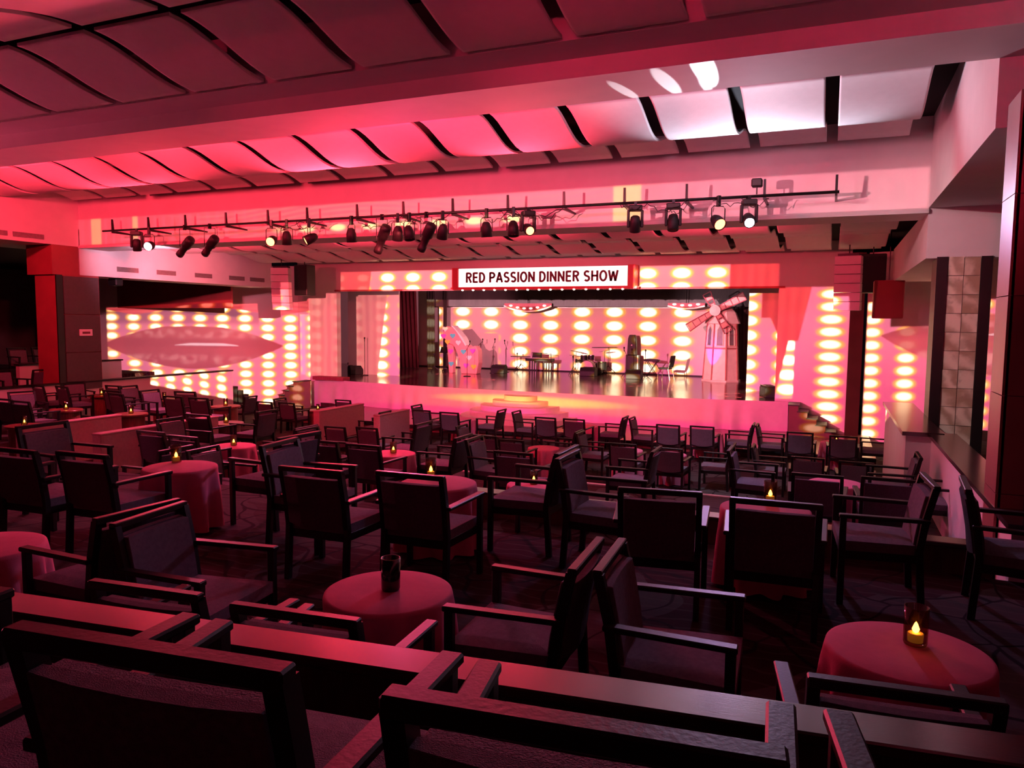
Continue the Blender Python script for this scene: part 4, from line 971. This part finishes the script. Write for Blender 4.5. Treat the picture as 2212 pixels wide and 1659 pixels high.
# ================================================================== STAGE PROPS
def sp(px, py, zoff=0): p = at(px, py, Z=ZS); return Vector((p.x, p.y, ZS+zoff))
def hgt(px, py0, py1):       # real height of something standing at (px,py1) and reaching py0
    p = at(px, py1, Z=ZS); return at(px, py0, Y=p.y).z-ZS
def tripod(bm, r=.28, h=.25):
    for k in range(3):
        a = k*2.094+.5; tube(bm, [(0, 0, h), (r*math.cos(a), r*math.sin(a), .012)], .011, 5)
def mic_stand(px, py0, py1, label, boom=0, round_base=True, group=None):
    h = hgt(px, py0, py1); t = thing('microphone_stand', label, 'mic stand', sp(px, py1), 0, group)
    bm = bmesh.new()
    if round_base: lathe(bm, [(.15, 0), (.15, .02), (.03, .035), (0, .035)], 16)
    else: tripod(bm)
    ob('base', mesh(bm, 'base'), 'black', t)
    bm = bmesh.new(); hp = h if not boom else h*.85; tube(bm, [(0, 0, .02), (0, 0, hp)], .011, 6); ob('pole', mesh(bm, 'pole'), 'blackmetal', t)
    tip = Vector((0, 0, hp))
    if boom:
        bm = bmesh.new(); tip = Vector((boom, 0, h)); tube(bm, [(-boom*.6, 0, hp-.12), (boom, 0, h)], .009, 6); ob('boom', mesh(bm, 'boom'), 'blackmetal', t)
    bm = bmesh.new(); lathe(bm, [(0, -.12), (.012, -.12), (.018, 0), (.032, .02), (.034, .05), (.02, .075), (0, .08)], 12, tip+Vector((0, 0, .05))); ob('microphone', mesh(bm, 'microphone', smooth=True), 'black', t)
mic_stand(788, 735, 811, 'tall straight microphone stand at the left edge of the stage')
mic_stand(938, 770, 803, 'low empty tripod stand beside the grey curtain', 0, False)
mic_stand(1009, 742, 813, 'microphone stand in front of the high-heel sculpture', .12)
mic_stand(1033, 737, 799, 'microphone stand with slanting boom right of the high-heel sculpture', .22)
mic_stand(1065, 737, 806, 'microphone stand left of the floor monitor before the keyboard', .08)
mic_stand(1093, 740, 804, 'microphone stand right of the floor monitor before the keyboard', -.08)
mic_stand(1117, 768, 803, 'low tripod stand holding a flat tray beside the keyboard', 0, False)
mic_stand(1352, 756, 816, 'microphone stand leaning before the amplifier stack', -.1, False)
mic_stand(1393, 762, 823, 'tripod microphone stand beside the small keyboard', 0, False)
# music stand
t = thing('music_stand', 'black music stand with a wide desk left of the high-heel sculpture', 'music stand', sp(963, 803)); h = hgt(963, 756, 803)
bm = bmesh.new(); tripod(bm, .33, .3); tube(bm, [(0, 0, .2), (0, 0, h)], .013, 6); ob('stand', mesh(bm, 'stand'), 'black', t)
bm = bmesh.new(); bx(bm, -.26, .26, -.01, .01, -.14, .14); bx(bm, -.26, .26, -.06, 0, -.15, -.13); o = ob('desk', mesh(bm, 'desk'), 'black', t); o.location = (0, 0, h); o.rotation_euler.x = -.5
# wedge monitors
def wedge(px, py, w_, label, rz=0, m='black'):
    t = thing('floor_monitor', label, 'speaker', sp(px, py), rz)
    bm = bmesh.new(); prism(bm, [(-.22, 0), (.22, 0), (.22, .3), (.1, .36), (-.12, .36), (-.22, .2)], -w_/2, w_/2, 'x'); ob('cabinet', mesh(bm, 'cabinet', .012), m, t)
    bm = bmesh.new(); bx(bm, -w_/2+.04, w_/2-.04, -.01, .01, -.13, .13); o = ob('grille', mesh(bm, 'grille'), 'blackmetal', t); o.location = (0, .155, .25); o.rotation_euler.x = -.5
wedge(1078, 806, .62, 'black floor monitor between two microphone stands')
wedge(1271, 812, .66, 'black floor monitor in front of the drum kit')
wedge(1370, 818, .6, 'low black monitor in front of the amplifier stack')
wedge(769, 808, .6, 'brown reflecting floor monitor at the left edge of the stage', .9)
wedge(1662, 857, .75, 'black floor monitor turned sideways at the right end of the stage', 1.9)
# keyboard on a four-legged stand, with its bench rack on top
t = thing('stage_piano', 'dark stage piano on thin legs under a small rack', 'keyboard', sp(1166, 806)); h = hgt(1166, 777, 806)
box('body', -.62, .62, -.2, .2, h-.06, h+.06, 'black', t, .01); box('keys', -.55, .55, -.19, -.02, h+.06, h+.07, 'white', t)
for x in (-.42, -.2, .25, .48):
    for y in (-.15, .15): box('leg', x-.02, x+.02, y-.02, y+.02, 0, h-.06, 'black', t)
t2 = thing('keyboard_rack', 'small steel frame rack standing on the stage piano', 'rack', sp(1166, 806, h+.07))
bm = bmesh.new()
for a, b in (((-.35, 0, 0), (-.38, 0, .24)), ((-.38, 0, .24), (.5, .05, .2)), ((.5, .05, .2), (.5, .05, 0)), ((.05, 0, .24), (.05, 0, 0))): tube(bm, [a, b], .013, 5)
ob('frame', mesh(bm, 'frame'), 'blackmetal', t2); box('module', -.33, .05, -.05, .12, .02, .22, 'black', t2, .01)
t = thing('instrument_tray', 'flat black tray table on a tripod beside the stage piano', 'stand', sp(1125, 805)); h = hgt(1125, 771, 805)
box('tray', -.45, .4, -.12, .12, h, h+.03, 'black', t); bm = bmesh.new(); tripod(bm, .4, .4); tube(bm, [(0, 0, .3), (0, 0, h)], .014, 6); ob('stand', mesh(bm, 'stand'), 'blackmetal', t)
# drum kit
b = at(1268, 770, Y=31.1); b.z = ZS
t = thing('drum_kit', 'drum kit with chrome hardware behind its floor monitor', 'drums', b)
RX = Matrix.Rotation(math.pi/2, 3, 'X')
bm = bmesh.new(); lathe(bm, [(.28, -.2), (.3, -.2), (.3, .2), (.28, .2)], 24, (.05, 0, .3), rot=RX); ob('bass_drum', mesh(bm, 'bass_drum'), 'cream', t)
for x, y, z, r, hh_ in ((-.12, -.05, .72, .15, .2), (.2, -.05, .74, .14, .18), (.62, .2, .38, .2, .34), (-.45, .3, .56, .18, .14)):
    bm = bmesh.new(); lathe(bm, [(r, 0), (r, hh_)], 20, (x, y, z-hh_/2)); d = ob('drum', mesh(bm, 'drum'), 'black', t)
    bm = bmesh.new(); lathe(bm, [(r*.98, .0), (r*1.04, .0), (r*1.04, .02), (r*.98, .02)], 20, (x, y, z+hh_/2)); ob('hoop', mesh(bm, 'hoop'), 'steel', d)
for x, y, z, r, ti in ((-.5, .0, .98, .26, .2), (.75, .1, 1.02, .24, -.1), (-.72, .35, .8, .2, 0)):
    bm = bmesh.new(); lathe(bm, [(0, .02), (.05, .012), (r, 0), (r, -.004), (0, .01)], 24, (x, y, z), rot=Matrix.Rotation(ti, 3, 'Y')); ob('cymbal', mesh(bm, 'cymbal'), 'blackmetal', t)
    bm = bmesh.new(); tube(bm, [(x, y, .3), (x, y, z)], .011, 5)
    for k in range(3): tube(bm, [(x, y, .3), (x+.24*math.cos(k*2.1), y+.24*math.sin(k*2.1), .01)], .01, 5)
    ob('cymbal_stand', mesh(bm, 'cymbal_stand'), 'blackmetal', t)
box('stool', .2, .5, .5, .8, .0, .48, 'black', t, .04)
mic_stand(1237, 775, 811, 'short tripod stand left of the drum kit', 0, False)
for px, py0, py1, L, lab in ((1313, 750, 807, .75, 'tall T-shaped overhead stand right of the drum kit'), (1331, 752, 803, .55, 'thin T-shaped overhead stand behind the drum kit')):
    h = hgt(px, py0, py1); t = thing('overhead_stand', lab, 'stand', sp(px, py1)); bm = bmesh.new(); tripod(bm, .35, .35); ob('base', mesh(bm, 'base'), 'blackmetal', t)
    bm = bmesh.new(); tube(bm, [(0, 0, .3), (0, 0, h)], .014, 6); ob('pole', mesh(bm, 'pole'), 'blackmetal', t)
    bm = bmesh.new(); tube(bm, [(-L, 0, h-.03), (L*.5, 0, h+.01)], .014, 6); ob('crossbar', mesh(bm, 'crossbar'), 'blackmetal', t)
# amplifier stack
b = sp(1366, 811); t = thing('bass_amplifier', 'black amplifier cabinet with steel corners behind the low monitor', 'amplifier', b)
box('cabinet', -.27, .27, -.2, .2, 0, .88, 'black', t, .015); box('grille', -.23, .23, -.215, -.2, .06, .82, 'blackmetal', t)
for s in (-1, 1): box('corner', s*.26-.02, s*.26+.02, -.21, -.18, 0, .88, 'steel', t)
t = thing('guitar_case', 'tall black instrument case standing on the amplifier', 'case', b+Vector((-.03, 0, .88)))
bm = bmesh.new(); prism(bm, [(-.2, 0), (.2, 0), (.17, .7), (.12, .86), (-.12, .86), (-.17, .7)], -.12, .12, 'y'); ob('body', mesh(bm, 'body', .02), 'black', t); box('latch', -.03, .03, -.135, -.12, .4, .45, 'steel', t)
# small keyboard on an X stand
b = sp(1408, 815); h = hgt(1408, 779, 815); t = thing('cross_stand_keyboard', 'covered small keyboard on a black X stand', 'keyboard', b)
bm = bmesh.new(); prism(bm, [(-.33, 0), (.33, -.02), (.3, .06), (.1, .09), (-.15, .1), (-.33, .07)], -.16, .16, 'y')
o = ob('cover', mesh(bm, 'cover', .015), 'black', t); o.location.z = h-.02
for y in (-.12, .12):
    for s in (-1, 1):
        bm = bmesh.new(); tube(bm, [(-.22*s, y, .015), (.22*s, y, h-.01)], .015, 6); ob('leg', mesh(bm, 'leg'), 'blackmetal', t)
# banquet chair
b = sp(1437, 820); t = thing('banquet_chair', 'padded banquet chair with chrome legs beside the X stand', 'chair', b, math.radians(75))
box('seat', -.21, .21, -.2, .24, .42, .49, 'black', t, .025)
bm = bmesh.new(); bx(bm, -.2, .2, -.025, .025, 0, .48); o = ob('backrest', mesh(bm, 'backrest', .02), 'black', t); o.location = (0, -.23, .5); o.rotation_euler.x = .2
for s in (-1, 1):
    for y0, y1 in ((.2, .25), (-.2, -.3)):
        bm = bmesh.new(); tube(bm, [(s*.19, y0, .43), (s*.2, y1, .0)], .013, 6); ob('leg', mesh(bm, 'leg'), 'steel', t)
    bm = bmesh.new(); tube(bm, [(s*.19, -.2, .43), (s*.19, -.28, .7)], .012, 6); ob('back_bar', mesh(bm, 'back_bar'), 'steel', t)
# ---- high-heel sculpture
b = sp(993, 806); k = at(1030, 806, Y=b.y).x-at(958, 806, Y=b.y).x; S = k/72.0      # metres per photo pixel at this distance
t = thing('high_heel_sculpture', 'giant pink high-heel shoe sculpture covered with bright hearts', 'sculpture', b)
M['shoe'] = mat('pink_shoe_lacquer', (.8, .34, .4), .4, .1, 4)
def S2(pts): return [((x-993)*S, (806-y)*S) for x, y in pts]
body = S2([(960, 735), (963, 722), (970, 716), (980, 717), (991, 724), (1001, 738), (1010, 752), (1020, 757), (1030, 752), (1036, 760), (1037, 785), (1033, 806), (1001, 806), (999, 790), (995, 770), (988, 755), (982, 749), (976, 750), (970, 745)])
bm = bmesh.new(); prism(bm, body, -.22, .22, 'y'); ob('shoe_body', mesh(bm, 'shoe_body', .02), 'shoe', t)
bm = bmesh.new(); prism(bm, S2([(968, 742), (983, 750), (981, 806), (973, 806)]), -.14, .14, 'y'); ob('heel', mesh(bm, 'heel', .01), 'shoe', t)
bm = bmesh.new(); prism(bm, S2([(980, 716), (983, 715), (1003, 736), (1012, 751), (1010, 753), (1000, 739), (990, 725)]), -.23, .23, 'y'); ob('edge_band', mesh(bm, 'edge_band'), 'white', t)
def heart(r):
    pts = []
    for i in range(20):
        a = 2*math.pi*i/20; pts.append((r*math.sin(a)**3, r*(.81*math.cos(a)-.31*math.cos(2*a)-.12*math.cos(3*a)-.06*math.cos(4*a))))
    bm = bmesh.new(); prism(bm, pts, -.015, .015, 'y'); return mesh(bm, 'heart')
HC = {'w': (.9, .85, .9), 'c': (.1, .7, .8), 'y': (.9, .7, .1), 'p': (.5, .12, .8)}
for kk, c in HC.items(): M['heart'+kk] = mat('heart_'+kk, c, .4)
HM = {kk: heart(.125) for kk in HC}
for x, y, c in ((967, 721, 'w'), (963, 735, 'p'), (983, 734, 'c'), (972, 746, 'y'), (995, 747, 'w'), (1006, 764, 'c'), (1026, 762, 'p'), (1018, 775, 'w'), (1012, 790, 'p'), (977, 764, 'p'), (978, 788, 'c'), (1028, 792, 'y')):
    q = S2([(x, y)])[0]; o = ob('heart', HM[c], 'heart'+c, t); o.location = (q[0], -.235 if x > 985 or y < 750 else -.155, q[1])
# ---- ring gobos on the stage floor
def ring_gobo(px, py, r, e):
    p = sp(px, py); ld = bpy.data.lights.new('ring_gobo', 'SPOT'); o = bpy.data.objects.new('ring_gobo', ld); COL.objects.link(o)
    o.location = (p.x, p.y, 2.2); ld.energy = e; ld.spot_size = math.radians(40); ld.shadow_soft_size = .01; ld.use_nodes = True; t = ld.node_tree; N.tree = t
    tc = t.nodes.new('ShaderNodeTexCoord'); q = t.nodes.new('ShaderNodeSeparateXYZ'); t.links.new(tc.outputs['Normal'], q.inputs[0])
    x, y, z = (N(q.outputs[i]) for i in range(3)); z = z.ab().mx(.05); x = x/z; y = y/z; rr = (x*x+y*y).sq(); k = r/4.5
    dash = (N.op('ARCTAN2', y, x)*11.0).sin().step(-.2, .4)
    t.links.new(cmix((rr-k).ab().step(k*.12, k*.06)*dash, cmix(rr.lt(k), (0, 0, 0), (.06, .004, .01)), (1.4, .35, .35)), t.nodes['Emission'].inputs['Color'])
for px, py, r in ((963, 808, .42), (1036, 820, .56), (1350, 831, .66), (1600, 854, .7)): ring_gobo(px, py, r, 16000)
# ---- windmill
b = sp(1551, 826); b.y += .75
S = (at(1592, 800, Y=b.y).x-at(1508, 800, Y=b.y).x)/84.0
t = thing('windmill', 'pink painted windmill with four lattice sails on the stage', 'windmill', b)
R0, R1, Hh = 40*S, 33*S, 128*S
def ring(R, z, n=8): return [Vector((R*math.cos(math.pi/8+2*math.pi*k/n), R*math.sin(math.pi/8+2*math.pi*k/n), z)) for k in range(n)]
bot, top = ring(R0, .0), ring(R1, Hh)
for k in range(8):
    bm = bmesh.new(); q = [bot[k], bot[(k+1) % 8], top[(k+1) % 8], top[k]]; c = sum(q, Vector())/4; nrm = Vector((c.x, c.y, 0)).normalized()*.04
    A = [bm.verts.new(p) for p in q]; B = [bm.verts.new(p-nrm) for p in q]; bm.faces.new(A); bm.faces.new(B[::-1])
    for i in range(4): bm.faces.new((A[i], A[(i+1) % 4], B[(i+1) % 4], B[i]))
    pn = ob('wall_panel', mesh(bm, 'wall_panel'), 'cream', t)
    bm = bmesh.new(); tube(bm, [bot[k], top[k]], .03, 5); ob('corner_trim', mesh(bm, 'corner_trim'), 'sail', t)
    if k in (4, 5, 6, 7):
        def onp(s, h, off): 
            a = bot[k].lerp(top[k], h); d = bot[(k+1) % 8].lerp(top[(k+1) % 8], h); return a.lerp(d, s)+nrm.normalized()*off
        sh = [(.25, .62), (.75, .62), (.75, .88), (.5, .97), (.25, .88)]
        bm = bmesh.new(); A = [bm.verts.new(onp(s_, h_, .012)) for s_, h_ in sh]; B = [bm.verts.new(onp(s_, h_, -.0)) for s_, h_ in sh]; bm.faces.new(A); bm.faces.new(B[::-1])
        for i in range(5): bm.faces.new((A[i], A[(i+1) % 5], B[(i+1) % 5], B[i]))
        wn = ob('window', mesh(bm, 'window'), 'window', t)
        bm = bmesh.new(); tube(bm, [onp(s_, h_, .02) for s_, h_ in sh+[sh[0]]], .018, 4); ob('frame', mesh(bm, 'frame'), 'gold', wn)
bm = bmesh.new(); lathe(bm, [(R0*.885, Hh*.56), (R0*.93, Hh*.56), (R0*.93, Hh*.585), (R0*.885, Hh*.585)], 8, rot=Matrix.Rotation(math.pi/8, 3, 'Z')); ob('gallery', mesh(bm, 'gallery'), 'sail', t)
bm = bmesh.new(); lathe(bm, [(R0*1.07, 0), (R0*1.07, .06), (R0, .08)], 8, rot=Matrix.Rotation(math.pi/8, 3, 'Z')); ob('plinth', mesh(bm, 'plinth'), 'cream', t)
bm = bmesh.new(); lathe(bm, [(R1*1.2, Hh-.02), (R1*1.16, Hh+.05), (R1*.9, Hh+.42), (R1*.45, Hh+.68), (0, Hh+.7)], 8, rot=Matrix.Rotation(math.pi/8, 3, 'Z')); ob('cap_roof', mesh(bm, 'cap_roof'), 'cream', t)
spot('violet_uplight', (b.x-R0*.75, b.y-R0-.55, ZS+.12), (b.x-R0*.42, b.y-R0*.9, ZS+1.0), 170, (.3, .02, 1), 34, .6, .03)
hub = Vector(((1540-1551)*S, -R0*1.02, (826-671)*S))
bm = bmesh.new(); lathe(bm, [(0, -.25), (.12, -.25), (.14, -.05), (.21, 0), (.21, .07), (.05, .1), (0, .1)], 16, hub, rot=RX); ob('hub', mesh(bm, 'hub'), 'cream', t)
for ex_, ey_ in ((1521, 634), (1600, 640), (1483, 709), (1569, 716)):
    d = Vector(((ex_-1540)*S, 0, (671-ey_)*S)); L = d.length; d.normalize(); nn = Vector((-d.z, 0, d.x))
    sl = None
    bm = bmesh.new()
    for s_ in (-1, 1): tube(bm, [hub+d*.15+nn*s_*.09, hub+d*L+nn*s_*.16], .022, 5)
    for i in range(5): f0 = .15+(L-.15)*i/4; f1 = .09+.07*i/4; tube(bm, [hub+d*f0-nn*f1, hub+d*f0+nn*f1], .016, 5)
    sail = ob('sail_frame', mesh(bm, 'sail_frame'), 'curt_red', t)
    for i in range(4):
        f0 = .15+(L-.15)*i/4+.02; f1 = .15+(L-.15)*(i+1)/4-.02; w0 = .09+.07*i/4-.02; w1 = .09+.07*(i+1)/4-.02
        bm = bmesh.new(); q = [hub+d*f0-nn*w0, hub+d*f0+nn*w0, hub+d*f1+nn*w1, hub+d*f1-nn*w1]
        A = [bm.verts.new(p+Vector((0, .01, 0))) for p in q]; B = [bm.verts.new(p+Vector((0, .025, 0))) for p in q]; bm.faces.new(A); bm.faces.new(B[::-1])
        for j in range(4): bm.faces.new((A[j], A[(j+1) % 4], B[(j+1) % 4], B[j]))
        if i % 2 == 0 or L > 1.1: ob('sail_cloth', mesh(bm, 'sail_cloth'), 'sail', sail)
        else: bm.free()
